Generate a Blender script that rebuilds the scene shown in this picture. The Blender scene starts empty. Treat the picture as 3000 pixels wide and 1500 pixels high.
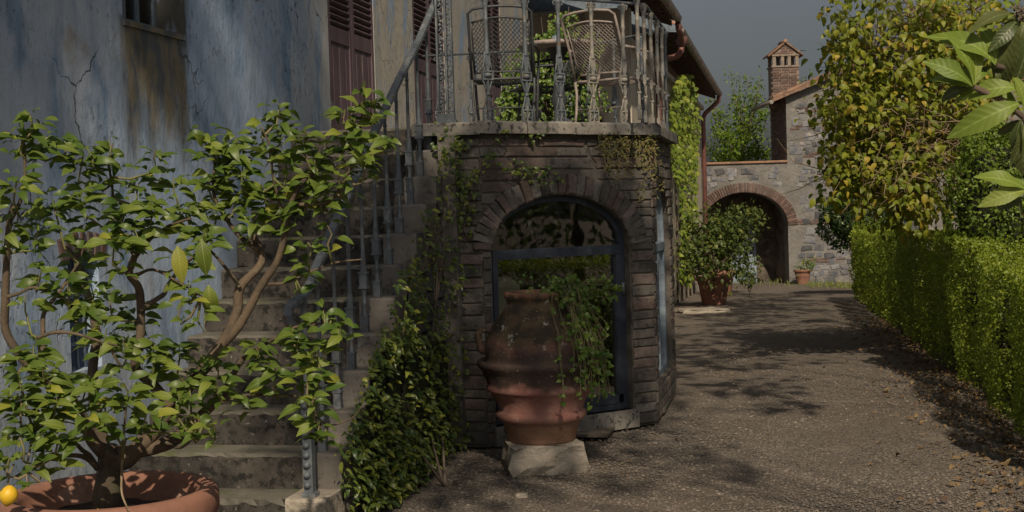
import bpy, math, random
import numpy as np
from mathutils import Matrix, Vector

random.seed(7)
rng = np.random.default_rng(7)
SC = bpy.context.scene
COL = SC.collection
PI = math.pi

# ------------------------------------------------------------------ camera, sky, sun, exposure
FOC = 4000.0                                     # focal length in pixels of the 3000 px wide photograph
CAM = np.array([3.54, -7.75, 1.6])
YAW, PITCH, ROLL = math.radians(12), math.radians(-1.93), math.radians(-1.72)
CR = Matrix.Rotation(YAW, 3, 'Z') @ Matrix.Rotation(PI / 2 + PITCH, 3, 'X') @ Matrix.Rotation(ROLL, 3, 'Z')
cam_data = bpy.data.cameras.new('camera')
cam_data.sensor_width = 36.0
cam_data.lens = 36.0 * FOC / 3000.0
cam_data.clip_start = 0.05
cam_data.clip_end = 1500.0
cam = bpy.data.objects.new('camera', cam_data)
COL.objects.link(cam)
cam.matrix_world = Matrix.Translation(Vector(CAM)) @ CR.to_4x4()
SC.camera = cam

SUN_EL = math.radians(40)
SUN_AZ = (0.29, -0.957)                          # horizontal direction towards the sun
world = bpy.data.worlds.new('World')
SC.world = world
world.use_nodes = True
wn = world.node_tree
for n in list(wn.nodes):
    wn.nodes.remove(n)
w_out = wn.nodes.new('ShaderNodeOutputWorld')
w_bg = wn.nodes.new('ShaderNodeBackground')
w_sky = wn.nodes.new('ShaderNodeTexSky')
w_sky.sky_type = 'NISHITA'
w_sky.sun_disc = False
w_sky.sun_elevation = SUN_EL
w_sky.sun_rotation = math.atan2(SUN_AZ[0], SUN_AZ[1])
w_sky.altitude = 400
w_sky.air_density = 1.0
w_sky.dust_density = 5.5
w_sky.ozone_density = 1.0
w_hsv = wn.nodes.new('ShaderNodeHueSaturation')
w_hsv.inputs['Saturation'].default_value = 0.45
wn.links.new(w_sky.outputs[0], w_hsv.inputs['Color'])
# thin high cloud, the same all round
w_tc = wn.nodes.new('ShaderNodeTexCoord')
w_mp = wn.nodes.new('ShaderNodeMapping')
w_mp.inputs['Scale'].default_value = (1.2, 1.2, 5.0)
w_nz = wn.nodes.new('ShaderNodeTexNoise')
w_nz.inputs['Scale'].default_value = 1.6
w_nz.inputs['Detail'].default_value = 6
w_mr = wn.nodes.new('ShaderNodeMapRange')
w_mr.inputs['From Min'].default_value = .35
w_mr.inputs['From Max'].default_value = .75
w_mr.inputs['To Min'].default_value = .96
w_mr.inputs['To Max'].default_value = 1.16
wn.links.new(w_tc.outputs['Generated'], w_mp.inputs['Vector'])
wn.links.new(w_mp.outputs[0], w_nz.inputs['Vector'])
wn.links.new(w_nz.outputs['Fac'], w_mr.inputs['Value'])
wn.links.new(w_mr.outputs[0], w_hsv.inputs['Value'])
wn.links.new(w_hsv.outputs[0], w_bg.inputs['Color'])
w_bg.inputs['Strength'].default_value = 0.051
wn.links.new(w_bg.outputs[0], w_out.inputs['Surface'])

sun_data = bpy.data.lights.new('sun', 'SUN')
sun_data.energy = 5.0
sun_data.angle = math.radians(0.55)
sun_data.color = (1.0, 0.84, 0.64)
sun = bpy.data.objects.new('sun', sun_data)
COL.objects.link(sun)
sun_dir = Vector((SUN_AZ[0] * math.cos(SUN_EL), SUN_AZ[1] * math.cos(SUN_EL), math.sin(SUN_EL))).normalized()
sun.rotation_euler = sun_dir.to_track_quat('Z', 'Y').to_euler()
sun.location = (12, -12, 14)

SC.view_settings.view_transform = 'Standard'
SC.view_settings.look = 'None'
SC.view_settings.exposure = -0.45
SC.view_settings.gamma = 1.0
SC.view_settings.use_curve_mapping = False
SC.cycles.max_bounces = 8
SC.cycles.transparent_max_bounces = 12

# ------------------------------------------------------------------ measuring helpers
FW = np.array([-math.sin(YAW), math.cos(YAW), 0.0])
RT = np.array([math.cos(YAW), math.sin(YAW), 0.0])
CRN = np.array(CR)
def ray(px, py):
    return CRN @ np.array([(px - 1500) / FOC, (750 - py) / FOC, -1.0])
def at(px, py, Y):
    d = ray(px, py)
    return CAM + d * (Y / (d @ FW))
def planex(px, py, x):
    d = ray(px, py)
    return CAM + d * ((x - CAM[0]) / d[0])
def planey(px, py, y):
    d = ray(px, py)
    return CAM + d * ((y - CAM[1]) / d[1])
def planez(px, py, z):
    d = ray(px, py)
    return CAM + d * ((z - CAM[2]) / d[2])
def depth(p):
    return float((np.array(p) - CAM) @ FW)
def gz(x, y):
    Y = (x - CAM[0]) * FW[0] + (y - CAM[1]) * FW[1]
    return -0.026 * min(max(0.0, Y - 12.0), 34.0)
def ground(px, py):
    d = ray(px, py)
    d = d / (d @ FW)
    lo, hi = 1.0, 80.0
    for _ in range(50):
        m = (lo + hi) / 2
        p = CAM + d * m
        if p[2] > gz(p[0], p[1]):
            lo = m
        else:
            hi = m
    return CAM + d * lo

# ------------------------------------------------------------------ materials
def new_mat(name):
    m = bpy.data.materials.new(name)
    m.use_nodes = True
    nt = m.node_tree
    for n in list(nt.nodes):
        nt.nodes.remove(n)
    out = nt.nodes.new('ShaderNodeOutputMaterial')
    return m, nt, out
class NB:
    def __init__(s, nt):
        s.nt = nt
    def n(s, t, **kw):
        x = s.nt.nodes.new(t)
        for k, v in kw.items():
            setattr(x, k, v)
        return x
    def l(s, a, b):
        s.nt.links.new(a, b)
    def math(s, op, a, b=None, c=None):
        x = s.n('ShaderNodeMath', operation=op)
        for i, v in enumerate((a, b, c)):
            if v is None:
                continue
            if isinstance(v, (int, float)):
                x.inputs[i].default_value = v
            else:
                s.l(v, x.inputs[i])
        return x.outputs[0]
    def ramp(s, v, lo, hi):
        x = s.n('ShaderNodeMapRange', interpolation_type='SMOOTHSTEP')
        s.l(v, x.inputs['Value'])
        x.inputs['From Min'].default_value = lo
        x.inputs['From Max'].default_value = hi
        return x.outputs['Result']
    def mix(s, f, a, b):
        x = s.n('ShaderNodeMix', data_type='RGBA')
        for sock, v in ((x.inputs['Factor'], f), (x.inputs['A'], a), (x.inputs['B'], b)):
            if isinstance(v, (int, float)):
                sock.default_value = v
            elif isinstance(v, (tuple, list)):
                sock.default_value = (v[0], v[1], v[2], 1)
            else:
                s.l(v, sock)
        return x.outputs['Result']
    def pos(s, stretch=(1, 1, 1), jitter=False):
        g = s.n('ShaderNodeNewGeometry')
        o = g.outputs['Position']
        if jitter:
            oi = s.n('ShaderNodeObjectInfo')
            ml = s.n('ShaderNodeVectorMath', operation='SCALE')
            ml.inputs[0].default_value = (37, 19, 53)
            s.l(oi.outputs['Random'], ml.inputs['Scale'])
            ad = s.n('ShaderNodeVectorMath', operation='ADD')
            s.l(o, ad.inputs[0]); s.l(ml.outputs[0], ad.inputs[1])
            o = ad.outputs[0]
        if stretch != (1, 1, 1):
            m = s.n('ShaderNodeVectorMath', operation='MULTIPLY')
            s.l(o, m.inputs[0])
            m.inputs[1].default_value = stretch
            o = m.outputs[0]
        return o
    def noise(s, scale, detail=5, stretch=(1, 1, 1), rough=0.6, jitter=False):
        x = s.n('ShaderNodeTexNoise')
        x.inputs['Scale'].default_value = scale
        x.inputs['Detail'].default_value = detail
        x.inputs['Roughness'].default_value = rough
        s.l(s.pos(stretch, jitter), x.inputs['Vector'])
        return x.outputs['Fac']
    def bump(s, h, strength, dist, prev=None):
        b = s.n('ShaderNodeBump')
        b.inputs['Strength'].default_value = strength
        b.inputs['Distance'].default_value = dist
        s.l(h, b.inputs['Height'])
        if prev is not None:
            s.l(prev, b.inputs['Normal'])
        return b.outputs['Normal']
def pm(name, base, layers=(), rough=0.85, bumps=(), metallic=0.0, vary=0.0, spec=0.35, jitter=False):
    """layers: (colour, scale, lo, hi[, stretch]) laid over the base by noise; bumps: (scale, strength, distance[, stretch])."""
    m, nt, out = new_mat(name)
    b = NB(nt)
    c = base
    for L in layers:
        f = b.ramp(b.noise(L[1], 6, L[4] if len(L) > 4 else (1, 1, 1), 0.62, jitter), L[2], L[3])
        c = b.mix(f, c, L[0])
    if vary:
        oi = b.n('ShaderNodeObjectInfo')
        h = b.n('ShaderNodeHueSaturation')
        v = b.math('MULTIPLY_ADD', oi.outputs['Random'], 2 * vary, 1 - vary)
        b.l(v, h.inputs['Value'])
        r2 = b.math('FRACT', b.math('MULTIPLY', oi.outputs['Random'], 17.3))
        b.l(b.math('MULTIPLY_ADD', r2, 0.8 * vary, 1 - 0.4 * vary), h.inputs['Saturation'])
        if isinstance(c, tuple):
            h.inputs['Color'].default_value = (*c, 1)
        else:
            b.l(c, h.inputs['Color'])
        c = h.outputs[0]
    p = b.n('ShaderNodeBsdfPrincipled')
    if isinstance(c, tuple):
        p.inputs['Base Color'].default_value = (*c, 1)
    else:
        b.l(c, p.inputs['Base Color'])
    p.inputs['Roughness'].default_value = rough
    p.inputs['Metallic'].default_value = metallic
    p.inputs['Specular IOR Level'].default_value = spec
    nrm = None
    for B in bumps:
        nrm = b.bump(b.noise(B[0], 6, B[3] if len(B) > 3 else (1, 1, 1), 0.6, jitter), B[1], B[2], nrm)
    if nrm is not None:
        b.l(nrm, p.inputs['Normal'])
    b.l(p.outputs[0], out.inputs['Surface'])
    return m
def leafm(name, a, c, d=None, rough=0.45, trans=0.3, under=None, ribs=False):
    """foliage: colours a..c spread leaf by leaf, d a rarer third colour; partly translucent."""
    m, nt, out = new_mat(name)
    b = NB(nt)
    oi = b.n('ShaderNodeObjectInfo')
    g = b.n('ShaderNodeNewGeometry')
    r = b.math('FRACT', b.math('ADD', oi.outputs['Random'], g.outputs['Random Per Island']))
    r2 = b.math('FRACT', b.math('MULTIPLY', r, 23.7))
    col = b.mix(r, a, c)
    if d is not None:
        col = b.mix(b.ramp(r2, 0.8, 0.95), col, d)
    nz = b.noise(9.0, 3)
    col = b.mix(b.math('MULTIPLY', b.ramp(nz, 0.45, 0.75), 0.3), col, tuple(x * 0.55 for x in a))
    if under is not None:
        col = b.mix(g.outputs['Backfacing'], col, under)
    p = b.n('ShaderNodeBsdfPrincipled')
    if ribs:     # pale midrib and side veins in the leaf's own coordinates
        tc = b.n('ShaderNodeTexCoord')
        sx = b.n('ShaderNodeSeparateXYZ')
        b.l(tc.outputs['Object'], sx.inputs[0])
        ax = b.math('ABSOLUTE', sx.outputs['X'])
        mid = b.math('SUBTRACT', 1.0, b.ramp(ax, .004, .018))
        vein = b.math('SINE', b.math('MULTIPLY', b.math('MULTIPLY_ADD', ax, -.9, sx.outputs['Y']), 72.0))
        col = b.mix(b.math('MULTIPLY', mid, .55), col, tuple(min(1, x * 1.5 + .05) for x in c))
        col = b.mix(b.math('MULTIPLY', b.ramp(vein, .6, 1.0), .10), col, tuple(x * .6 for x in a))
        b.l(b.bump(vein, .12, .004), p.inputs['Normal'])
    b.l(col, p.inputs['Base Color'])
    p.inputs['Roughness'].default_value = rough
    p.inputs['Specular IOR Level'].default_value = 0.4
    t = b.n('ShaderNodeBsdfTranslucent')
    hs = b.n('ShaderNodeHueSaturation')
    hs.inputs['Value'].default_value = 1.25
    hs.inputs['Saturation'].default_value = 1.1
    b.l(col, hs.inputs['Color'])
    b.l(hs.outputs[0], t.inputs['Color'])
    mx = b.n('ShaderNodeMixShader')
    mx.inputs[0].default_value = trans
    b.l(p.outputs[0], mx.inputs[1]); b.l(t.outputs[0], mx.inputs[2])
    b.l(mx.outputs[0], out.inputs['Surface'])
    return m
def glass_mat(name, tint=(0.8, 0.85, 0.85)):
    m, nt, out = new_mat(name)
    b = NB(nt)
    tr = b.n('ShaderNodeBsdfTransparent'); tr.inputs[0].default_value = (*tint, 1)
    gl = b.n('ShaderNodeBsdfGlossy'); gl.inputs['Roughness'].default_value = 0.02
    fr = b.n('ShaderNodeFresnel'); fr.inputs['IOR'].default_value = 1.55
    nn = b.bump(b.noise(2.5, 2), 0.06, 0.02)
    b.l(nn, gl.inputs['Normal'])
    mx = b.n('ShaderNodeMixShader')
    b.l(b.math('MULTIPLY_ADD', fr.outputs[0], 1.3, 0.05), mx.inputs[0])
    b.l(tr.outputs[0], mx.inputs[1]); b.l(gl.outputs[0], mx.inputs[2])
    b.l(mx.outputs[0], out.inputs['Surface'])
    return m
def facade_mat():
    m, nt, out = new_mat('weathered_plaster')
    b = NB(nt)
    g = b.n('ShaderNodeNewGeometry')
    sx = b.n('ShaderNodeSeparateXYZ')
    b.l(g.outputs['Position'], sx.inputs[0])
    y, z = sx.outputs['Y'], sx.outputs['Z']
    c = b.mix(b.ramp(b.noise(1.1, 5, (1, 1, .5)), .38, .66), (.36, .48, .66), (.52, .59, .68))  # blue grey plaster, with the blue cast of shade put into the colour
    # the colour turns to ochre grey towards the doors
    c = b.mix(b.math('MULTIPLY', b.ramp(y, 1.0, 3.2), .93), c, b.mix(b.ramp(b.noise(2.2, 5, (1, 1, .4)), .4, .65), (.43, .39, .32), (.33, .32, .29)))
    c = b.mix(b.ramp(b.noise(3.2, 6, (1, 1, .5)), .50, .66), c, (.23, .34, .50))
    c = b.mix(b.math('MULTIPLY', b.ramp(b.noise(1.7, 5), .60, .72), .8), c, (.40, .36, .32))
    # rain streaks
    st = b.ramp(b.noise(9.0, 5, (1, 1, .08)), .52, .74)
    c = b.mix(b.math('MULTIPLY', st, .35), c, (.19, .26, .34))
    # peeled and mouldy specks
    spk = b.ramp(b.noise(26, 6, (1, 1, .62), .72), .555, .60)
    cover = b.math('MULTIPLY', spk, b.ramp(b.noise(1.1, 5), .44, .60))
    c = b.mix(b.math('MULTIPLY', cover, .68), c, (.10, .135, .175))
    fine = b.ramp(b.noise(60, 4, (1, 1, .6), .7), .56, .66)
    c = b.mix(b.math('MULTIPLY', fine, .4), c, (.17, .18, .19))
    # moss stain run down from the window sill
    def band(v, a0, a1, b0, b1):
        return b.math('MULTIPLY', b.ramp(v, a0, a1), b.math('SUBTRACT', 1.0, b.ramp(v, b0, b1)))
    wob = b.noise(5, 4, (1, 1, .25))
    yy = b.math('MULTIPLY_ADD', b.math('SUBTRACT', wob, .5), .25, y)
    zz = b.math('MULTIPLY_ADD', b.math('SUBTRACT', b.noise(7, 5, (1, 1, .12)), .5), 1.1, z)
    s1 = b.math('MULTIPLY', band(yy, -1.05, -.93, -.24, -.17), b.math('MULTIPLY', b.ramp(zz, 1.85, 2.35), b.math('SUBTRACT', 1.0, b.ramp(z, 2.70, 2.72))))
    c = b.mix(b.math('MULTIPLY', s1, .85), c, b.mix(b.ramp(b.noise(8, 5, (1, 1, .5)), .4, .6), (.075, .07, .055), (.20, .15, .05)))
    s2 = b.math('MULTIPLY', band(yy, -.5, -.35, -.2, -.12), b.math('MULTIPLY', b.ramp(zz, 2.55, 2.75), b.math('SUBTRACT', 1.0, b.ramp(zz, 2.9, 3.05))))
    c = b.mix(s2, c, (.09, .09, .08))
    # plaster darker towards the foot of the wall
    c = b.mix(b.math('MULTIPLY', b.math('SUBTRACT', 1.0, b.ramp(zz, .5, 1.3)), .45), c, (.22, .24, .26))
    # cracks
    vo = b.n('ShaderNodeTexVoronoi', feature='DISTANCE_TO_EDGE')
    vo.inputs['Scale'].default_value = 1.6
    ad = b.n('ShaderNodeVectorMath', operation='MULTIPLY_ADD')
    nz = b.n('ShaderNodeTexNoise'); nz.inputs['Scale'].default_value = 3; nz.inputs['Detail'].default_value = 6
    b.l(g.outputs['Position'], nz.inputs['Vector'])
    b.l(nz.outputs['Color'], ad.inputs[0]); ad.inputs[1].default_value = (.5, .5, .5); b.l(g.outputs['Position'], ad.inputs[2])
    b.l(ad.outputs[0], vo.inputs['Vector'])
    crack = b.math('SUBTRACT', 1.0, b.ramp(vo.outputs['Distance'], .002, .011))
    crack = b.math('MULTIPLY', crack, b.ramp(b.noise(.9, 3), .48, .60))
    c = b.mix(b.math('MULTIPLY', crack, .85), c, (.06, .06, .06))
    p = b.n('ShaderNodeBsdfPrincipled')
    b.l(c, p.inputs['Base Color'])
    p.inputs['Roughness'].default_value = .92
    p.inputs['Specular IOR Level'].default_value = .2
    n1 = b.bump(b.noise(5, 6, (1, 1, .6)), .5, .03)
    n2 = b.bump(b.math('SUBTRACT', 1.0, cover), .6, .006, n1)
    n3 = b.bump(b.math('SUBTRACT', 1.0, crack), .8, .012, n2)
    n4 = b.bump(b.noise(90, 4), .35, .004, n3)
    b.l(n4, p.inputs['Normal'])
    b.l(p.outputs[0], out.inputs['Surface'])
    return m
def gravel_mat():
    m, nt, out = new_mat('pea_gravel')
    b = NB(nt)
    g = b.n('ShaderNodeNewGeometry')
    v = b.n('ShaderNodeTexVoronoi')
    v.inputs['Scale'].default_value = 74
    b.l(g.outputs['Position'], v.inputs['Vector'])
    sp = b.n('ShaderNodeSeparateColor'); b.l(v.outputs['Color'], sp.inputs[0])
    c = b.mix(sp.outputs[0], (.125, .108, .09), (.27, .238, .20))
    c = b.mix(b.ramp(sp.outputs[1], .8, .95), c, (.34, .29, .24))
    c = b.mix(b.ramp(sp.outputs[2], .85, .95), c, (.08, .07, .066))
    c = b.mix(b.math('MULTIPLY', b.ramp(v.outputs['Distance'], .35, .75), .8), c, (.06, .05, .042))
    c = b.mix(b.math('MULTIPLY', b.ramp(b.noise(.55, 5), .42, .66), .45), c, (.13, .105, .085))
    c = b.mix(b.math('MULTIPLY', b.ramp(b.noise(1.9, 4), .56, .72), .4), c, (.28, .24, .19))
    p = b.n('ShaderNodeBsdfPrincipled')
    b.l(c, p.inputs['Base Color'])
    p.inputs['Roughness'].default_value = .9
    p.inputs['Specular IOR Level'].default_value = .25
    n1 = b.bump(b.noise(1.2, 4), .4, .06)
    n2 = b.bump(b.math('SUBTRACT', 1.0, v.outputs['Distance']), .9, .012, n1)
    b.l(n2, p.inputs['Normal'])
    b.l(p.outputs[0], out.inputs['Surface'])
    return m
def top_mat(name, side, top, layers_side, layers_top, bumps=()):
    """old concrete: the worn and mossy upper faces differ from the grimy risers."""
    m, nt, out = new_mat(name)
    b = NB(nt)
    def stack(c, ls):
        for L in ls:
            c = b.mix(b.ramp(b.noise(L[1], 6, L[4] if len(L) > 4 else (1, 1, 1), .65), L[2], L[3]), c, L[0])
        return c
    g = b.n('ShaderNodeNewGeometry')
    s = b.n('ShaderNodeSeparateXYZ'); b.l(g.outputs['True Normal'], s.inputs[0])
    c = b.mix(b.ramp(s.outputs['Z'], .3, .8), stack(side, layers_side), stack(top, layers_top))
    p = b.n('ShaderNodeBsdfPrincipled'); b.l(c, p.inputs['Base Color'])
    p.inputs['Roughness'].default_value = .92
    p.inputs['Specular IOR Level'].default_value = .2
    nrm = None
    for B in bumps:
        nrm = b.bump(b.noise(B[0], 6), B[1], B[2], nrm)
    if nrm is not None:
        b.l(nrm, p.inputs['Normal'])
    b.l(p.outputs[0], out.inputs['Surface'])
    return m

MAT = {}
MAT['facade'] = facade_mat()
MAT['gravel'] = gravel_mat()
MAT['pebble'] = leafm('pebble', (.12, .10, .082), (.235, .20, .165), (.09, .08, .072), rough=.8, trans=0.0)
MAT['plaster'] = pm('pale_plaster', (.52, .47, .38), [((.36, .33, .28), 1.5, .45, .65, (1, 1, .4)), ((.22, .21, .19), 8, .56, .68, (1, 1, .2))], bumps=[(6, .4, .02), (60, .3, .004)])
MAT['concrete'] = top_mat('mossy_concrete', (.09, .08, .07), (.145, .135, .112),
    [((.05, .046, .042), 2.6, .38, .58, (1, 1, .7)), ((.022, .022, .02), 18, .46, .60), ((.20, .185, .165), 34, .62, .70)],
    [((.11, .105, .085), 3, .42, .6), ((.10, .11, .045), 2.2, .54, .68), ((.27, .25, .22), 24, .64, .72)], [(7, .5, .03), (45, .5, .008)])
MAT['block'] = pm('pale_step_block', (.17, .155, .14), [((.13, .12, .108), 4, .42, .60), ((.06, .06, .055), 16, .55, .68), ((.28, .26, .23), 9, .62, .75)], bumps=[(9, .5, .02), (70, .4, .005)])
MAT['slab'] = pm('terrace_slab', (.26, .24, .21), [((.13, .125, .12), 2.2, .40, .58), ((.06, .06, .055), 24, .52, .62), ((.42, .38, .32), 3.5, .62, .75)], bumps=[(8, .5, .02), (60, .5, .006)])
MAT['mortar'] = pm('old_mortar', (.11, .098, .084), [((.06, .055, .047), 6, .45, .65), ((.18, .16, .14), 15, .62, .75)], bumps=[(20, .7, .02)])
MAT['stone'] = pm('bay_stone', (.13, .12, .106), [((.095, .088, .08), 5, .40, .58), ((.19, .172, .148), 9, .56, .72), ((.055, .053, .05), 20, .54, .66)], vary=.32, bumps=[(14, .8, .02), (60, .5, .006)], jitter=True)
MAT['stone_pink'] = pm('bay_brick', (.15, .115, .10), [((.10, .082, .072), 6, .42, .62), ((.17, .15, .13), 10, .56, .70), ((.06, .055, .05), 22, .56, .68)], vary=.30, bumps=[(16, .8, .018), (60, .5, .006)], jitter=True)
MAT['rubble_mortar'] = pm('gate_mortar', (.205, .20, .185), [((.155, .148, .14), 2.2, .40, .60), ((.15, .14, .13), 9, .54, .66), ((.32, .285, .23), 4, .62, .76)], bumps=[(5, .7, .06), (22, .7, .02)])
MAT['rubble'] = pm('gate_rubble', (.17, .17, .18), [((.10, .11, .13), 5, .42, .62), ((.26, .235, .20), 9, .56, .70)], vary=.5, bumps=[(9, .8, .04)], jitter=True)
MAT['brick'] = pm('red_brick', (.15, .098, .082), [((.10, .07, .06), 6, .42, .62), ((.20, .165, .14), 11, .56, .70)], vary=.35, bumps=[(25, .6, .012)], jitter=True)
MAT['brick_mortar'] = pm('brick_mortar', (.27, .22, .175), [((.17, .14, .115), 9, .45, .65)], bumps=[(30, .6, .01)])
MAT['iron'] = pm('painted_iron', (.095, .112, .13), [((.18, .195, .20), 12, .50, .66), ((.13, .085, .055), 18, .60, .70), ((.05, .055, .06), 30, .55, .7)], rough=.55, spec=.5, bumps=[(70, .5, .003)])
MAT['iron_pale'] = pm('pale_iron', (.24, .225, .195), [((.13, .14, .145), 10, .45, .62), ((.34, .31, .26), 18, .58, .7), ((.15, .10, .07), 25, .62, .7)], rough=.6, spec=.45, bumps=[(70, .5, .003)])  # paler iron for the balusters on the right
MAT['chair'] = pm('rusty_chair_metal', (.33, .28, .25), [((.20, .165, .15), 14, .45, .65), ((.40, .34, .30), 22, .6, .72)], rough=.6, spec=.45)
MAT['chair_dark'] = pm('dark_chair_metal', (.045, .05, .055), [((.10, .085, .07), 14, .55, .7)], rough=.5, spec=.5)
MAT['shutter'] = pm('faded_shutter_paint', (.118, .082, .098), [((.08, .055, .068), 5, .42, .62, (1, 1, .15)), ((.19, .14, .14), 16, .60, .72, (1, 1, .12)), ((.06, .04, .04), 30, .6, .7)], rough=.65, bumps=[(40, .4, .004, (1, 1, .1))])
MAT['dark_wood'] = pm('dark_brown_boards', (.12, .058, .022), [((.07, .033, .014), 4, .42, .62, (1, 1, .12)), ((.17, .09, .04), 12, .6, .72, (1, 1, .1))], rough=.7)
MAT['wood'] = pm('weathered_rafter', (.13, .085, .06), [((.075, .05, .038), 8, .45, .65), ((.22, .15, .10), 14, .6, .72)], rough=.85, bumps=[(30, .5, .006)])
MAT['tile'] = pm('roof_tile', (.27, .165, .115), [((.17, .11, .085), 5, .42, .62), ((.34, .29, .22), 13, .58, .70), ((.12, .115, .09), 22, .60, .70)], vary=.3, bumps=[(20, .6, .012)], jitter=True)
MAT['copper'] = pm('copper_pipe', (.22, .10, .085), [((.14, .065, .06), 6, .45, .65), ((.30, .18, .14), 14, .6, .74)], rough=.5, metallic=.35, spec=.5)
MAT['gutter'] = pm('weathered_gutter', (.26, .24, .21), [((.16, .15, .135), 5, .45, .65), ((.20, .13, .10), 9, .58, .7)], rough=.5, metallic=.3, spec=.5)
MAT['terracotta'] = pm('terracotta', (.29, .145, .10), [((.21, .105, .075), 3, .42, .62), ((.36, .24, .185), 7, .55, .72), ((.22, .12, .09), 22, .60, .72)], rough=.85, bumps=[(10, .3, .012), (70, .4, .004)])
MAT['terracotta_old'] = pm('aged_terracotta', (.33, .16, .11), [((.20, .105, .08), 4, .42, .62), ((.42, .30, .23), 9, .58, .72), ((.13, .10, .08), 18, .58, .70)], rough=.9, bumps=[(10, .4, .012), (70, .4, .004)])
MAT['soil'] = pm('potting_soil', (.055, .038, .028), [((.03, .022, .018), 20, .45, .6), ((.20, .16, .12), 60, .64, .7)], bumps=[(40, 1.0, .03)])
MAT['bark'] = pm('lemon_bark', (.135, .10, .068), [((.08, .062, .045), 10, .42, .62, (1, 1, .5)), ((.20, .175, .12), 22, .58, .72), ((.075, .078, .04), 5, .6, .72)], rough=.9, bumps=[(30, .6, .008), (90, .5, .003)])
MAT['twig'] = pm('green_twig', (.15, .16, .055), [((.20, .16, .09), 9, .45, .6)], rough=.7)
MAT['bark_dark'] = pm('grey_bark', (.15, .12, .09), [((.08, .065, .05), 9, .45, .62)], rough=.9, bumps=[(25, .6, .01)])
MAT['twig_pale'] = pm('dry_twig', (.33, .25, .16), [((.20, .145, .09), 8, .42, .62)], rough=.85)
MAT['lemon_leaf'] = leafm('lemon_leaf', (.09, .145, .02), (.20, .25, .04), (.30, .31, .045), rough=.52, trans=.30, under=(.19, .235, .065), ribs=True)
MAT['lemon_leaf_rest'] = leafm('lemon_leaf_rest', (.065, .12, .02), (.15, .205, .035), None, rough=.42, trans=.28)
MAT['lemon_leaf_far'] = leafm('lemon_leaf_far', (.06, .095, .022), (.11, .15, .035), (.17, .18, .035), rough=.45, trans=.25)
MAT['lemon'] = pm('lemon_peel', (.72, .44, .025), [((.62, .50, .05), 6, .5, .7)], rough=.4, bumps=[(130, .4, .003)], spec=.5)
MAT['jasmine'] = leafm('jasmine_leaf', (.05, .095, .028), (.16, .20, .035), (.25, .27, .045), rough=.35, trans=.25)
MAT['ivy'] = leafm('ivy_leaf', (.055, .12, .02), (.15, .23, .035), (.22, .28, .06), rough=.35, trans=.3)
MAT['creeper'] = leafm('creeper_leaf', (.12, .19, .025), (.26, .32, .045), (.32, .35, .06), rough=.42, trans=.3)
MAT['sedum'] = leafm('hanging_sedum', (.11, .12, .035), (.24, .21, .07), (.20, .12, .06), rough=.6, trans=.2)
MAT['hedge'] = leafm('hedge_leaf', (.15, .215, .022), (.28, .36, .035), (.36, .42, .06), rough=.4, trans=.4)
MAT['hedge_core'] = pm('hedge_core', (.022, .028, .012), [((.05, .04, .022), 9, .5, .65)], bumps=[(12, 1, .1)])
MAT['shrub_dark'] = leafm('dark_shrub_leaf', (.025, .055, .022), (.06, .11, .03), (.10, .15, .03), rough=.35, trans=.22)
MAT['cypress'] = leafm('conical_shrub_leaf', (.09, .15, .02), (.18, .26, .03), (.24, .32, .05), rough=.45, trans=.28)
MAT['camellia'] = leafm('camellia_leaf', (.13, .18, .02), (.28, .30, .032), (.40, .31, .04), rough=.48, trans=.35)
MAT['loquat'] = leafm('loquat_leaf', (.13, .205, .025), (.21, .285, .045), (.25, .31, .06), rough=.52, trans=.3, under=(.24, .26, .12), ribs=True)
MAT['loquat_old'] = leafm('old_loquat_leaf', (.06, .085, .025), (.12, .14, .045), None, rough=.4, trans=.22, under=(.20, .20, .11), ribs=True)
MAT['spring'] = leafm('spring_leaf', (.11, .19, .02), (.20, .30, .03), (.26, .34, .05), rough=.5, trans=.4)
MAT['oak'] = leafm('shade_tree_leaf', (.05, .08, .02), (.10, .14, .03), None, rough=.5, trans=.2)
MAT['litter'] = leafm('dry_leaf', (.16, .10, .05), (.27, .185, .085), (.11, .062, .038), rough=.75, trans=.12)
MAT['grass'] = leafm('grass_blade', (.12, .17, .03), (.24, .27, .06), None, rough=.55, trans=.25)
MAT['door_blue'] = pm('grey_blue_door', (.24, .30, .38), [((.10, .125, .155), 5, .45, .65, (1, 1, .2))], rough=.6)
MAT['frame_blue'] = pm('blue_black_frame', (.028, .036, .052), [((.045, .058, .08), 9, .5, .66), ((.10, .09, .08), 20, .62, .72)], rough=.5, spec=.5)
MAT['frame_grey'] = pm('grey_blue_frame', (.17, .22, .27), [((.11, .14, .18), 9, .45, .65)], rough=.55)
MAT['glass'] = glass_mat('window_glass')
MAT['curtain'] = pm('linen_curtain', (.55, .52, .44), [((.45, .42, .35), 8, .45, .65, (1, 1, .1))], rough=.9)
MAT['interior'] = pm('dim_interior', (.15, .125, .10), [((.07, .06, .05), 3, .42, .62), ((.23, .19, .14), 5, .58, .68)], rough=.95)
MAT['cream'] = pm('cream_fabric', (.52, .47, .36), rough=.8)
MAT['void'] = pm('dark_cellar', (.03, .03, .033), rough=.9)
MAT['rock'] = pm('rough_block', (.36, .32, .26), [((.25, .225, .19), 4, .42, .62), ((.15, .14, .12), 14, .60, .72), ((.44, .40, .33), 8, .6, .75)], bumps=[(6, .8, .05), (30, .7, .015)])
MAT['jar'] = None
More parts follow.
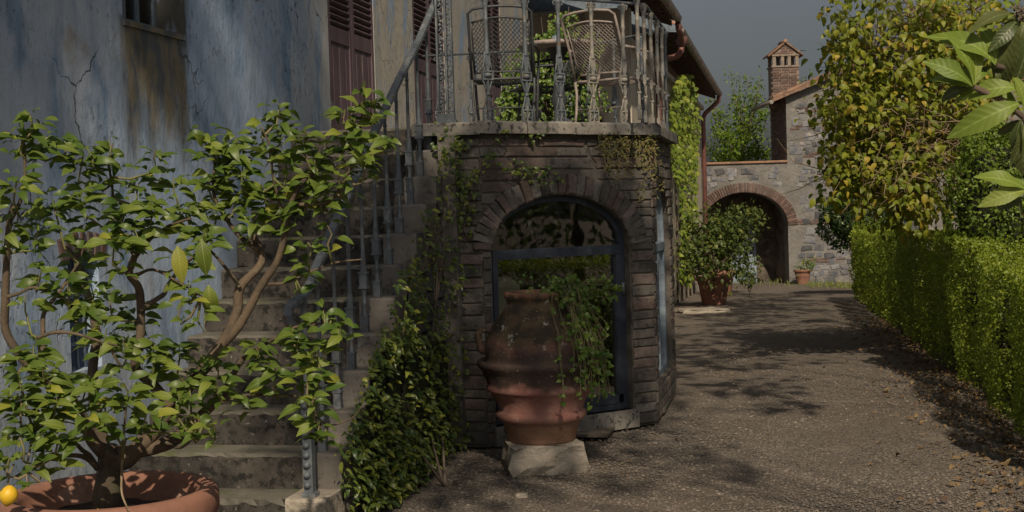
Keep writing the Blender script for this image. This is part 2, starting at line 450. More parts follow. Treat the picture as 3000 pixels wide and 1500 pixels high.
def jar_mat():
    m, nt, out = new_mat('lichened_jar')
    b = NB(nt)
    g = b.n('ShaderNodeNewGeometry')
    s = b.n('ShaderNodeSeparateXYZ'); b.l(g.outputs['Position'], s.inputs[0])
    z = b.math('MULTIPLY_ADD', b.math('SUBTRACT', b.noise(7, 5), .5), .22, s.outputs['Z'])
    c = b.mix(b.ramp(b.noise(5, 5), .4, .65), (.26, .12, .10), (.32, .18, .145))
    c = b.mix(b.math('SUBTRACT', 1.0, b.ramp(z, .28, .34)), c, (.32, .19, .13))
    dark = b.math('MULTIPLY', b.ramp(z, .49, .55), b.math('SUBTRACT', 1.0, b.ramp(z, .72, .84)))
    c = b.mix(b.math('MULTIPLY', dark, .9), c, (.042, .036, .03))
    up = b.ramp(z, .70, .80)
    c2 = b.mix(b.ramp(b.noise(9, 6), .42, .6), (.115, .08, .048), (.055, .044, .03))
    c2 = b.mix(b.ramp(b.noise(24, 5), .58, .68), c2, (.035, .032, .026))
    c2 = b.mix(b.ramp(b.noise(11, 5), .62, .67), c2, (.36, .35, .32))
    c2 = b.mix(b.ramp(b.noise(40, 4), .66, .72), c2, (.40, .25, .06))
    c = b.mix(b.math('MULTIPLY', up, b.math('SUBTRACT', 1.0, dark)), c, c2)
    c = b.mix(b.ramp(z, 1.03, 1.10), c, (.24, .125, .08))
    c = b.mix(b.math('MULTIPLY', b.ramp(b.noise(45, 4), .62, .7), .5), c, (.45, .38, .32))
    p = b.n('ShaderNodeBsdfPrincipled'); b.l(c, p.inputs['Base Color'])
    p.inputs['Roughness'].default_value = .9
    p.inputs['Specular IOR Level'].default_value = .25
    b.l(b.bump(b.noise(50, 5), .5, .006, b.bump(b.noise(9, 4), .4, .02)), p.inputs['Normal'])
    b.l(p.outputs[0], out.inputs['Surface'])
    return m
MAT['jar'] = jar_mat()

# ------------------------------------------------------------------ mesh helpers
class MB:
    def __init__(s):
        s.v, s.f, s.sm = [], [], []
    def add(s, vs, fs, smooth=False):
        k = len(s.v)
        s.v += [tuple(map(float, q)) for q in vs]
        s.f += [tuple(k + i for i in q) for q in fs]
        s.sm += [smooth] * len(fs)
        return s
    def box(s, a, b):
        (x0, y0, z0), (x1, y1, z1) = a, b
        return s.add([(x0, y0, z0), (x1, y0, z0), (x1, y1, z0), (x0, y1, z0), (x0, y0, z1), (x1, y0, z1), (x1, y1, z1), (x0, y1, z1)],
                     [(0, 3, 2, 1), (4, 5, 6, 7), (0, 1, 5, 4), (1, 2, 6, 5), (2, 3, 7, 6), (3, 0, 4, 7)])
    def obox(s, o, ux, uy, uz):
        """box from corner o along three edge vectors"""
        o, ux, uy, uz = (np.array(q, float) for q in (o, ux, uy, uz))
        vs = [o, o + ux, o + ux + uy, o + uy]
        vs += [q + uz for q in vs]
        return s.add(vs, [(0, 3, 2, 1), (4, 5, 6, 7), (0, 1, 5, 4), (1, 2, 6, 5), (2, 3, 7, 6), (3, 0, 4, 7)])
    def prism(s, poly, d):
        """polygon (3D points) swept along vector d"""
        d = np.array(d, float)
        n = len(poly)
        vs = [np.array(q, float) for q in poly]
        vs += [q + d for q in vs]
        fs = [tuple(range(n - 1, -1, -1)), tuple(range(n, 2 * n))]
        fs += [(i, (i + 1) % n, n + (i + 1) % n, n + i) for i in range(n)]
        return s.add(vs, fs)
    def tube(s, pts, r, n=6, cap=True):
        pts = [np.array(q, float) for q in pts]
        rs = r if isinstance(r, (list, tuple, np.ndarray)) else [r] * len(pts)
        vs, fs = [], []
        up = None
        for i, q in enumerate(pts):
            t = pts[min(i + 1, len(pts) - 1)] - pts[max(i - 1, 0)]
            t = t / (np.linalg.norm(t) + 1e-9)
            if up is None:
                up = np.array([0, 0, 1.0]) if abs(t[2]) < .9 else np.array([1.0, 0, 0])
            a = np.cross(t, up); a /= np.linalg.norm(a) + 1e-9
            up = np.cross(a, t)
            for k in range(n):
                an = 2 * PI * k / n
                vs.append(q + rs[i] * (math.cos(an) * a + math.sin(an) * up))
        for i in range(len(pts) - 1):
            for k in range(n):
                fs.append((i * n + k, i * n + (k + 1) % n, (i + 1) * n + (k + 1) % n, (i + 1) * n + k))
        s.add(vs, fs, True)
        if cap:
            m = len(vs)
            k0 = len(s.v) - m
            s.f.append(tuple(k0 + k for k in range(n - 1, -1, -1))); s.sm.append(False)
            s.f.append(tuple(k0 + m - n + k for k in range(n))); s.sm.append(False)
        return s
    def lathe(s, prof, n=24, c=(0, 0, 0), wob=0.0):
        vs, fs = [], []
        ph = random.random() * 9
        for (r, z) in prof:
            for k in range(n):
                a = 2 * PI * k / n
                rr = r * (1 + wob * math.sin(2 * a + ph + z * 3))
                vs.append((c[0] + rr * math.cos(a), c[1] + rr * math.sin(a), c[2] + z))
        for i in range(len(prof) - 1):
            for k in range(n):
                fs.append((i * n + k, i * n + (k + 1) % n, (i + 1) * n + (k + 1) % n, (i + 1) * n + k))
        return s.add(vs, fs, True)
    def mesh(s, name, mat=None):
        me = bpy.data.meshes.new(name)
        me.from_pydata(s.v, [], s.f)
        me.polygons.foreach_set('use_smooth', s.sm)
        if mat is not None:
            me.materials.append(MAT[mat])
        me.update()
        return me
    def build(s, name, mat, parent=None):
        o = bpy.data.objects.new(name, s.mesh(name, mat))
        COL.objects.link(o)
        if parent is not None:
            attach(o, parent)
        return o
PINV = {}
def attach(o, parent):
    """child keeps its world placement"""
    o.parent = parent
    if parent.name not in PINV:
        PINV[parent.name] = (Matrix.Translation(parent.location) @ parent.rotation_euler.to_matrix().to_4x4()).inverted() if parent.type == 'EMPTY' else None
    inv = PINV[parent.name]
    if inv is not None:
        o.matrix_parent_inverse = inv
    elif parent.parent is not None and parent.matrix_basis == Matrix():
        pass
    return o
def thing(name, label, cat, loc=(0, 0, 0), rz=0.0, group=None):
    o = bpy.data.objects.new(name, None)
    COL.objects.link(o)
    o.empty_display_size = .2
    o.location = Vector([float(q) for q in loc])
    o.rotation_euler = (0, 0, rz)
    o['label'] = label
    o['category'] = cat
    if group:
        o['group'] = group
    return o
def tag(o, label, cat, group=None):
    o['label'] = label
    o['category'] = cat
    if group:
        o['group'] = group
    return o
def inst(name, me, M, parent):
    """one more object on shared mesh data, world matrix M"""
    o = bpy.data.objects.new(name, me)
    COL.objects.link(o)
    attach(o, parent)
    o.matrix_basis = M
    return o
def np_mesh(name, V, Q, mat, smooth=True):
    """V (n,3), Q (m,4) quads"""
    me = bpy.data.meshes.new(name)
    V = np.asarray(V, np.float32); Q = np.asarray(Q, np.int32)
    me.vertices.add(len(V)); me.vertices.foreach_set('co', V.ravel())
    me.loops.add(Q.size); me.loops.foreach_set('vertex_index', Q.ravel())
    me.polygons.add(len(Q))
    me.polygons.foreach_set('loop_start', np.arange(0, Q.size, 4, dtype=np.int32))
    me.polygons.foreach_set('loop_total', np.full(len(Q), 4, np.int32))
    me.polygons.foreach_set('use_smooth', np.full(len(Q), smooth))
    me.materials.append(MAT[mat])
    me.update(calc_edges=True)
    return me
def leaf_arrays(W=.42, fold=.18, droop=.3, rows=6, wave=.0, belly=.5, stem=.0, twist=0.):
    """one leaf, unit length along +Y from its base, upper side +Z"""
    V, Q = [], []
    for i in range(rows + 1):
        t = i / rows
        q = t ** (math.log(.5) / math.log(belly)) if 0 < t < 1 else t
        w = W * .5 * math.sin(PI * q) ** .78 + (.012 if i in (0, rows) else 0)
        zc = -droop * t * t + .10 * math.sin(PI * t)
        for c in (-1, 0, 1):
            x = c * w
            z = zc + abs(c) * (fold * w + wave * math.sin(t * 11 + c * 1.3) * w)
            a = twist * t
            V.append((x * math.cos(a) - 0 * z, t * (1 - .25 * droop * t), z + x * math.sin(a)))
    for i in range(rows):
        for c in range(2):
            k = i * 3 + c
            Q.append((k, k + 1, k + 4, k + 3))
    return np.array(V, float), np.array(Q, int)
LEAF = {
    'lemon': [leaf_arrays(.43, .25, d, 7, w, .47, 0, t) for d, w, t in ((.10, .08, 0), (.25, .12, .3), (.40, .08, -.3), (.18, .16, .5), (.05, .1, -.5), (.55, .12, .2))],
    'broad': [leaf_arrays(.62, .25, d, 5, .05, .45) for d in (.1, .3, .5)],
    'loquat': [leaf_arrays(.33, .28, d, 10, w, .60, 0, t) for d, w, t in ((.12, .16, 0), (.35, .2, .25), (.6, .14, -.2), (.22, .2, -.4))],
    'small': [leaf_arrays(.55, .3, d, 2, 0, .5) for d in (.1, .35)],
    'narrow': [leaf_arrays(.28, .3, d, 3, 0, .5) for d in (.1, .3)],
    'blade': [leaf_arrays(.08, .2, d, 4, 0, .3) for d in (.15, .5)],
}
def frame_m(p, d, up, size):
    """matrix: +Y along d, +Z towards up"""
    d = np.array(d, float); d /= np.linalg.norm(d) + 1e-9
    u = np.array(up, float)
    x = np.cross(d, u); n = np.linalg.norm(x)
    if n < 1e-5:
        x = np.cross(d, np.array([1.0, .3, 0])); n = np.linalg.norm(x)
    x /= n
    z = np.cross(x, d)
    M = np.eye(4)
    M[:3, 0] = x * size; M[:3, 1] = d * size; M[:3, 2] = z * size; M[:3, 3] = p
    return M
def join_leaves(name, kind, Ms, mat, parent=None, stuff=True):
    pr = LEAF[kind]
    VV, QQ, k = [], [], 0
    Ms = np.array(Ms)
    which = rng.integers(0, len(pr), len(Ms))
    for i, (V, Q) in enumerate(pr):
        S = Ms[which == i]
        if not len(S):
            continue
        P = np.einsum('nij,vj->nvi', S[:, :3, :3], V) + S[:, None, :3, 3]
        VV.append(P.reshape(-1, 3))
        QQ.append((Q[None] + (np.arange(len(S)) * len(V))[:, None, None]).reshape(-1, 4) + k)
        k += len(S) * len(V)
    o = bpy.data.objects.new(name, np_mesh(name, np.concatenate(VV), np.concatenate(QQ), mat))
    COL.objects.link(o)
    if parent is not None:
        attach(o, parent)
    if stuff:
        o['kind'] = 'stuff'
    return o
PROTO = {}
def leaf_protos(kind, mat):
    if (kind, mat) not in PROTO:
        PROTO[(kind, mat)] = [np_mesh('leaf', V, Q, mat) for V, Q in LEAF[kind]]
    return PROTO[(kind, mat)]
def leaves(parent, kind, Ms, mat, nparts=300, rest='foliage', name='leaf', rest_mat=None):
    """the leaves that show largest are objects of their own, the rest one part"""
    def key(M):
        return np.linalg.norm(M[:3, 3] - CAM) / (np.linalg.norm(M[:3, 1]) + 1e-6)
    Ms = sorted(Ms, key=key)
    pr = leaf_protos(kind, mat)
    for M in Ms[:nparts]:
        inst(name, random.choice(pr), Matrix(M.tolist()), parent)
    if len(Ms) > nparts:
        join_leaves(rest, kind, Ms[nparts:], rest_mat or mat, parent)
def rnd(a, b):
    return random.uniform(a, b)
def rdir():
    v = rng.normal(size=3)
    return v / np.linalg.norm(v)
def clump_leaves(c, rad, nclump, per, size, spread=.25, up=.5, shell=.6, out=.8, droop=0.):
    """leaf matrices in clumps spread through an ellipsoid"""
    c = np.array(c, float); rad = np.array(rad, float)
    Ms = []
    for _ in range(nclump):
        d = rdir()
        q = d * (shell + (1 - shell) * random.random() ** .5)
        cc = c + q * rad
        for _ in range(per):
            p = cc + rng.normal(size=3) * spread * rad.mean()
            o = (p - c) / rad
            o = o / (np.linalg.norm(o) + 1e-6)
            dd = o * out + rdir() * .8 + np.array([0, 0, -droop])
            n = np.array([0, 0, up]) + o * .5 + rdir() * .5
            Ms.append(frame_m(p, dd, n, rnd(*size)))
    return Ms

# ------------------------------------------------------------------ ground
def build_ground():
    V, Q = [], []
    us = [-200, -60, -25] + list(np.linspace(-12, 14, 53)) + [25, 60, 200]
    ws = [-60, -20, -6] + list(np.linspace(0, 46, 93)) + [60, 100, 300, 900]
    for w in ws:
        for u in us:
            p = CAM + RT * u + FW * w
            z = -0.026 * min(max(0, w - 12), 34)
            if 0 < w < 46 and abs(u) < 12:
                z += .012 * math.sin(p[0] * 1.7 + 1) * math.sin(p[1] * 1.1) - .012
            V.append((p[0], p[1], z))
    n = len(us)
    for i in range(len(ws) - 1):
        for j in range(n - 1):
            Q.append((i * n + j, i * n + j + 1, (i + 1) * n + j + 1, (i + 1) * n + j))
    o = bpy.data.objects.new('ground', np_mesh('ground', V, Q, 'gravel'))
    COL.objects.link(o)
    o['kind'] = 'structure'
    o['label'] = 'warm brown pea gravel yard and path'
build_ground()

def pebbles():
    V0 = np.array([(1, 0, 0), (-1, 0, 0), (0, 1, 0), (0, -1, 0), (0, 0, 1), (0, 0, -1)], float)
    T = np.array([(0, 2, 4, 4), (2, 1, 4, 4), (1, 3, 4, 4), (3, 0, 4, 4)], int)
    # lens-like pebble: ring of six, flattened top
    ring = [(math.cos(k * PI / 3), math.sin(k * PI / 3), 0) for k in range(6)]
    topr = [(.55 * math.cos(k * PI / 3), .55 * math.sin(k * PI / 3), .55) for k in range(6)]
    V0 = np.array(ring + topr, float)
    Q0 = np.array([(k, (k + 1) % 6, 6 + (k + 1) % 6, 6 + k) for k in range(6)] + [(6, 7, 8, 9), (6, 9, 10, 11)], int)
    N = 48000
    VV, QQ = [], []
    k = 0
    for i in range(N):
        Y = 6.3 + 11.7 * random.random() ** 1.9
        u = rnd(-.12, .42)
        p = CAM + RT * (u * Y) + FW * Y
        x, y = p[0], p[1]
        if x > 5.0 or x < 1.0 or (y > 1.2 and x < 2.5 and not (x + (-y) > .25)):
            continue
        s = rnd(.0035, .009) if random.random() < .93 else rnd(.010, .016)
        a = random.random() * 6.3
        c, sn = math.cos(a), math.sin(a)
        e = rnd(.6, 1.0)
        W = V0 * np.array([s, s * e, s * rnd(.7, 1.2)])
        R2 = np.stack([W[:, 0] * c - W[:, 1] * sn, W[:, 0] * sn + W[:, 1] * c + W[:, 2] * rnd(-.5, .5), W[:, 2]], 1)
        VV.append(R2 + np.array([x, y, gz(x, y) - .012 + .003]))
        QQ.append(Q0 + k)
        k += 12
    o = bpy.data.objects.new('gravel_stones', np_mesh('gravel_stones', np.concatenate(VV), np.concatenate(QQ), 'pebble', False))
    COL.objects.link(o)
    o['kind'] = 'stuff'
    o['label'] = 'loose pebbles lying over the gravel yard'
    o['category'] = 'gravel'
pebbles()

# ------------------------------------------------------------------ stone pieces
def stone_proto(jit=.06, n=8, mat='stone', square=True, seed=0):
    """unit stone: x,z in -.5...5, proud face at y=-1 (depth 1), softened edges"""
    r = random.Random(seed)
    if square:
        ring = [(-.5, -.5), (0, -.5), (.5, -.5), (.5, 0), (.5, .5), (0, .5), (-.5, .5), (-.5, 0)]
        ring = [(a + r.uniform(-jit, jit), b + r.uniform(-jit, jit)) for a, b in ring]
    else:
        ring = []
        ph = r.random() * 6
        for k in range(n):
            a = 2 * PI * k / n + ph
            q = .5 * (1 + r.uniform(-.22, .12))
            ring.append((q * math.cos(a), q * math.sin(a)))
    n = len(ring)
    V = [(x, 0, z) for x, z in ring]
    V += [(x * .99, -.62 + r.uniform(-.05, .05), z * .98) for x, z in ring]
    V += [(x * .86 + r.uniform(-.02, .02), -.95 + r.uniform(-.12, .05), z * .80 + r.uniform(-.02, .02)) for x, z in ring]
    V.append((r.uniform(-.1, .1), -1 + r.uniform(-.1, .05), r.uniform(-.1, .1)))
    F = []
    for k in range(n):
        j = (k + 1) % n
        F.append((k, j, n + j, n + k))
        F.append((n + k, n + j, 2 * n + j, 2 * n + k))
        F.append((2 * n + k, 2 * n + j, 3 * n))
    me = bpy.data.meshes.new('stone')
    me.from_pydata(V, [], F)
    me.materials.append(MAT[mat])
    me.update()
    return me
ST = [stone_proto(.045, 8, 'stone', True, i) for i in range(7)] + [stone_proto(.045, 8, 'stone_pink', True, 20 + i) for i in range(3)]
RB = [stone_proto(.13, 8, 'rubble', True, 40 + i) for i in range(9)]
BRK = [stone_proto(.02, 8, 'brick', True, 60 + i) for i in range(4)]
def place(me, name, parent, c, ux, nrm, w, h, proud, tilt=0.):
    """stone with its back centre at c on a wall: ux along the wall, nrm outwards"""
    ux = np.array(ux, float); nr = np.array(nrm, float); uz = np.cross(ux, -nr)
    uz = np.array([0, 0, 1.0]) if abs(uz[2]) > .5 else uz
    if tilt:
        a, b_ = math.cos(tilt), math.sin(tilt)
        ux, uz = a * ux + b_ * uz, -b_ * ux + a * uz
    M = np.eye(4)
    M[:3, 0] = ux * w; M[:3, 1] = -nr * proud; M[:3, 2] = uz * h; M[:3, 3] = c
    return inst(name, me, Matrix(M.tolist()), parent)
def arch_panel(mb, o, u, n, L, H, th, x0, x1, zs, rise, z0=0.0, seg=20, zbase=0.0):
    """wall panel (origin o, along u, outward n, length L, height H, thickness th behind the face) with an arched opening"""
    o, u, n = (np.array(q, float) for q in (o, u, n))
    up = np.array([0, 0, 1.0])
    def P(a, z):
        return o + u * a + up * z
    back = -n * th
    def pr(pts):
        mb.prism([P(*q) for q in pts], back)
    if x0 > 0:
        pr([(0, zbase), (x0, zbase), (x0, H), (0, H)])
    if x1 < L:
        pr([(x1, zbase), (L, zbase), (L, H), (x1, H)])
    if z0 > zbase:
        pr([(x0, zbase), (x1, zbase), (x1, z0), (x0, z0)])
    xc, hw = (x0 + x1) / 2, (x1 - x0) / 2
    pts = [(xc - hw * math.cos(PI * i / seg), zs + rise * math.sin(PI * i / seg)) for i in range(seg + 1)]
    for (a, za), (b_, zb) in zip(pts[:-1], pts[1:]):
        pr([(a, za), (b_, zb), (b_, H), (a, H)])
    return pts
def course_stones(parent, o, u, n, L, H, openings, hr=(.05, .105), lr=(.14, .42), proud=.013, protos=ST, name='stone', gap=.008, zbase=0.0):
    """courses of squared stone over a panel; openings: (xc, half width, spring, rise, z0) left free"""
    o, u, n = (np.array(q, float) for q in (o, u, n))
    z = zbase + .01
    while z < H - .05:
        h = rnd(*hr)
        h = min(h, H - z - .005)
        zm = z + h / 2
        free = [(0.0, L)]
        for (xc, hw, zs, rise, zb) in openings:
            if zm < zb:
                continue
            if zm <= zs:
                e = hw
            else:
                t = (zm - zs) / rise
                if t >= 1:
                    continue
                e = hw * math.sqrt(max(0, 1 - t * t))
            nf = []
            for a, b_ in free:
                if xc + e <= a or xc - e >= b_:
                    nf.append((a, b_)); continue
                if xc - e > a: nf.append((a, xc - e))
                if xc + e < b_: nf.append((xc + e, b_))
            free = nf
        for a, b_ in free:
            x = a
            while x < b_ - .03:
                l = rnd(*lr) * (1.0 if h > .09 else 1.25)
                if b_ - (x + l) < .09:
                    l = b_ - x
                place(random.choice(protos), name, parent, o + u * (x + l / 2) + np.array([0, 0, zm]), u, n, l - gap, h - gap * rnd(.7, 1.3), proud * rnd(.6, 1.5))
                x += l
        z += h

# ------------------------------------------------------------------ farmhouse with the weathered facade
house = thing('farmhouse', 'farmhouse with blue grey peeling plaster facade, louvred shutters and small barred window', 'house', (0, 0, 0))
H_TOP = 7.4
W_Y0, W_Y1, W_Z0, W_Z1 = -.965, -.213, 2.69, 3.5
B_Y0, B_Y1, B_Z0, B_Z1 = -1.63, -1.33, .86, 1.44
D1 = (2.33, 3.50); D2 = (4.72, 5.86); D3 = (7.75, 8.60)
DZ0, DZ1 = 2.2, 4.35
def facade():
    mb = MB()
    ys = sorted({-9.0, B_Y0, B_Y1, W_Y0, W_Y1, *D1, *D2, *D3, 10.4})
    zs = sorted({-.1, B_Z0, B_Z1, DZ0, W_Z0, W_Z1, DZ1, H_TOP})
    holes = [(W_Y0, W_Y1, W_Z0, W_Z1), (B_Y0, B_Y1, B_Z0, B_Z1)] + [(a, b, DZ0, DZ1) for a, b in (D1, D2, D3)]
    for y0, y1 in zip(ys[:-1], ys[1:]):
        for z0, z1 in zip(zs[:-1], zs[1:]):
            if any(y0 >= h[0] - 1e-6 and y1 <= h[1] + 1e-6 and z0 >= h[2] - 1e-6 and z1 <= h[3] + 1e-6 for h in holes):
                continue
            mb.box((-.30, y0, z0), (0, y1, z1))
    mb.box((-6, 10.1, -.1), (-.3, 10.4, H_TOP))
    mb.box((-6, -9, -.1), (-.3, -8.7, H_TOP))
    mb.box((-6, -8.7, -.1), (-5.7, 10.1, H_TOP))
    return mb.build('wall', 'facade', house)
facade()
MB().prism([(.22, -9.5, H_TOP), (-3, -9.5, H_TOP + 1.5), (-6.7, -9.5, H_TOP), (-6.7, -9.5, H_TOP - .15), (-3, -9.5, H_TOP + 1.35), (.22, -9.5, H_TOP - .15)], (0, 20.3, 0)).build('roof', 'tile', house)
def small_window():
    x = -.17
    f = MB()
    y0, y1, z0, z1 = W_Y0 + .01, W_Y1 - .01, W_Z0 + .03, W_Z1
    for a in (y0, y0 + .245, y0 + .49, y1 - .03):
        f.box((x - .03, a, z0), (x, a + .03, z1))
    for z in (z0, z0 + .20, z0 + .42, z0 + .64):
        f.box((x - .027, y0, z), (x - .003, y1, z + .028))
    fr = f.build('window_frame', 'frame_grey', house)
    MB().box((x - .022, y0, z0), (x - .016, y1, z1)).build('pane', 'glass', fr)
    MB().box((x - .5, y0, z0), (x - .45, y1, z1)).build('backing', 'dark_wood', fr)
    # sloping sill
    MB().prism([(-.30, W_Y0, W_Z0), (.012, W_Y0, W_Z0 - .035), (.012, W_Y0, W_Z0 - .005), (-.30, W_Y0, W_Z0 + .03)], (0, W_Y1 - W_Y0, 0)).build('window_sill', 'facade', house)
small_window()
def cellar_window():
    w = MB()
    for k in range(4):
        y = B_Y0 + .03 + k * .075
        w.tube([(-.07, y, B_Z0), (-.07, y, B_Z1)], .008, 6)
    for z in (B_Z0 + .12, B_Z0 + .36):
        w.box((-.078, B_Y0, z), (-.062, B_Y1, z + .02))
    g = w.build('cellar_grille', 'frame_grey', house)
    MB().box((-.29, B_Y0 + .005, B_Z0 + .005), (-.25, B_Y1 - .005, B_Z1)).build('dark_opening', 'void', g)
    # shallow brick arch over it
    n = 7
    for k in range(n):
        t = (k - (n - 1) / 2) / (n - 1)
        y = (B_Y0 + B_Y1) / 2 + t * .40
        place(random.choice(BRK), 'arch_brick', house, (-.002, y, B_Z1 + .055 - .12 * t * t), (0, 1, 0), (1, 0, 0), .045, .13, .012, -t * .5)
cellar_window()
SLAT = MB().box((-.5, -.012, -.5), (.5, .012, .5)).mesh('slat', 'shutter')
def shutters(y0, y1, zbot, ztop, x=-.024):
    mid = (y0 + y1) / 2
    for a, b in ((y0 + .008, mid - .004), (mid + .004, y1 - .008)):
        f = MB()
        st = .055
        f.box((x - .02, a, zbot + .015), (x + .02, a + st, ztop)); f.box((x - .02, b - st, zbot + .015), (x + .02, b, ztop))
        for z0, z1 in ((zbot + .015, zbot + .17), (3.02 - .06, 3.02 + .06), (ztop - .08, ztop)):
            f.box((x - .018, a + st, z0), (x + .017, b - st, z1))
        leaf = f.build('shutter', 'shutter', house)
        # tongue and groove boards below, louvre slats above
        nb = 6
        w = (b - a - 2 * st) / nb
        for k in range(nb):
            q = a + st + k * w
            MB().box((x - .012, q + .003, zbot + .17), (x + .006 + .002 * (k % 2), q + w - .003, 2.96)).build('board', 'shutter', leaf)
        n = 22
        for k in range(n):
            z = 3.105 + k * (ztop - .09 - 3.1) / n
            M = Matrix.Translation((x, (a + b) / 2, z)) @ Matrix.Rotation(math.radians(-32), 4, 'Y') @ Matrix.Diagonal((.055, 1, .012, 1)) @ Matrix.Diagonal((1, (b - a - 2 * st) / .024, 1, 1))
            o = bpy.data.objects.new('slat', SLAT)
            COL.objects.link(o); o.parent = leaf; o.matrix_basis = M
        for z in (zbot + .25, ztop - .25):
            MB().box((x + .02, a if a < mid - .2 and a == y0 + .008 else b - .05, z), (x + .027, (a if a == y0 + .008 else b - .05) + .05, z + .035)).build('hinge', 'iron', leaf)
    MB().box((-.29, y0 + .004, zbot + .004), (-.12, y1 - .004, ztop)).build('door_backing', 'dark_wood', house)
for d in (D1, D2, D3):
    shutters(d[0], d[1], DZ0, DZ1)

# ------------------------------------------------------------------ staircase
S_Y0, S_T, S_Z0, S_R = -1.354, .2545, .186, .1832
stair = thing('stone_staircase', 'steep mossy stone staircase climbing beside the plaster facade', 'staircase', (.6, -1.35, 0))
def wedge_noise(vs, a):
    return [tuple(q + rnd(-a, a) for q in v) for v in vs]
def rough_slab(mb, a, b, nx, jit, lip=0.0):
    """box whose front top edge is worn: a..b, subdivided along x"""
    (x0, y0, z0), (x1, y1, z1) = a, b
    vs = []
    for i in range(nx + 1):
        x = x0 + (x1 - x0) * i / nx
        j1, j2 = rnd(0, jit), rnd(0, jit)
        vs += [(x, y0 + rnd(-.3, .3) * jit, z0), (x, y0 + j1 * .4, z1 - .012 - j2), (x, y0 + .012 + j1, z1 - rnd(0, .3) * jit), (x, y1, z1), (x, y1, z0)]
    fs = []
    for i in range(nx):
        for k in range(5):
            fs.append((i * 5 + k, i * 5 + (k + 1) % 5, (i + 1) * 5 + (k + 1) % 5, (i + 1) * 5 + k))
    fs = [tuple(reversed(f)) for f in fs]
    fs.append((0, 1, 2, 3, 4)); m = nx * 5
    fs.append((m + 4, m + 3, m + 2, m + 1, m))
    mb.add(vs, fs)
for i in range(-1, 12):
    z1 = S_Z0 + S_R * i
    z0 = z1 - S_R
    y0 = S_Y0 + S_T * i
    y1 = y0 + S_T + .02 if i < 11 else 3.0
    mb = MB()
    rough_slab(mb, (.004, y0, z0 if i > -1 else -.1), (.985, y1, z1), 26, .012 if i > 0 else .03)
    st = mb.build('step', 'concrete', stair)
    e = MB()
    rough_slab(e, (.985, y0 - .012, z0 - (.06 if i > 0 else .0)), (1.20, y1 if i < 11 else 1.55, z1 + .006), 5, .006)
    e.build('end_block', 'block' if i > 0 else 'rock', st)
MB().prism([(.02, S_Y0 + .3, 0), (.02, 1.5, 0), (.02, 1.5, 1.9), (.02, S_Y0 + .35, .12)], (1.13, 0, 0)).build('flank_core', 'mortar', stair)
# flank of rough stones under the end blocks
for i in range(0, 11):
    y = S_Y0 + S_T * i + S_T / 2
    ztop = S_Z0 + S_R * i - S_R - .06
    z = 0.0
    while z < ztop - .05:
        h = min(rnd(.09, .16), ztop - z)
        place(random.choice(ST), 'flank_stone', stair, (1.15, y + rnd(-.02, .02), z + h / 2), (0, 1, 0), (1, 0, 0), S_T * rnd(.9, 1.0), h * .93, rnd(.02, .05))
        z += h

# ------------------------------------------------------------------ terrace over the octagonal bay
terr = thing('terrace', 'stone terrace over an angular bay of coursed stone with arched glass openings', 'terrace', (1.6, 2.5, 0))
TZ = 2.2
C_ = [np.array(q, float) for q in ((1.215, 1.2, 0), (1.43, 1.2, 0), (2.47, 2.24, 0), (2.47, 3.75, 0), (1.55, 4.67, 0))]
SL_B = TZ - .085
WT = .24
def panel(k):
    a, b = C_[k], C_[k + 1]
    u = (b - a); L = float(np.linalg.norm(u)); u = u / L
    n = np.array([u[1], -u[0], 0])
    return a, u, n, L
core = MB()
# front strip, solid
a, u, n, L = panel(0)
core.prism([a, a + u * L, a + u * L + np.array([0, 0, SL_B]), a + np.array([0, 0, SL_B])], -n * WT)
course_stones(terr, a, u, n, L + .01, SL_B, [])
# door face
DA, DU, DN, DL = panel(1)
d_x0, d_x1, d_zs, d_rise, d_z0 = .075, 1.255, 1.335, .36, .13
arch_panel(core, DA, DU, DN, DL, SL_B, WT, d_x0, d_x1, d_zs, d_rise, d_z0)
d_xc, d_hw = (d_x0 + d_x1) / 2, (d_x1 - d_x0) / 2
RING = .15
course_stones(terr, DA, DU, DN, DL, SL_B, [(d_xc, d_hw + .006, d_zs, .01, 0), (d_xc, d_hw + RING, d_zs, d_rise + RING, d_zs)])
nv = 27
for k in range(nv):
    t = PI * (k + .5) / nv
    ex, ez = d_hw + RING / 2, d_rise + RING / 2
    x = d_xc - ex * math.cos(t); z = d_zs + ez * math.sin(t)
    w = .5 * PI * (ex + ez) / nv * (.86 + .35 * math.sin(t))
    an = math.atan2(math.cos(t) * -ez * 1.0, ex * math.sin(t))
    tilt = -math.atan2(-math.cos(t) * ez / 1.0, math.sin(t) * ex) if False else math.atan2(ez * math.cos(t), ex * math.sin(t))
    place(random.choice(ST), 'voussoir', terr, DA + DU * x + np.array([0, 0, z]), DU, DN, w * .9, RING * rnd(.9, 1.15), rnd(.022, .038), tilt)
# right face with its tall window
RA, RU, RN, RL = panel(2)
r_x0, r_x1, r_zs, r_rise, r_z0 = .16, 1.30, 1.38, .42, .26
arch_panel(core, RA, RU, RN, RL, SL_B, WT, r_x0, r_x1, r_zs, r_rise, r_z0)
r_xc, r_hw = (r_x0 + r_x1) / 2, (r_x1 - r_x0) / 2
course_stones(terr, RA, RU, RN, RL, SL_B, [(r_xc, r_hw, r_zs, r_rise, r_z0)], lr=(.2, .5))
BA, BU, BN, BL = panel(3)
core.prism([BA, BA + BU * BL, BA + BU * BL + np.array([0, 0, SL_B]), BA + np.array([0, 0, SL_B])], -BN * WT)
core.box((.0, 4.43, 0), (1.55, 4.67, SL_B))
core.build('bay_wall', 'mortar', terr)
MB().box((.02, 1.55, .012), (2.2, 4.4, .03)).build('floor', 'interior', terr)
MB().box((.02, 1.62, .03), (.06, 4.42, SL_B)).build('inner_wall', 'interior', terr)
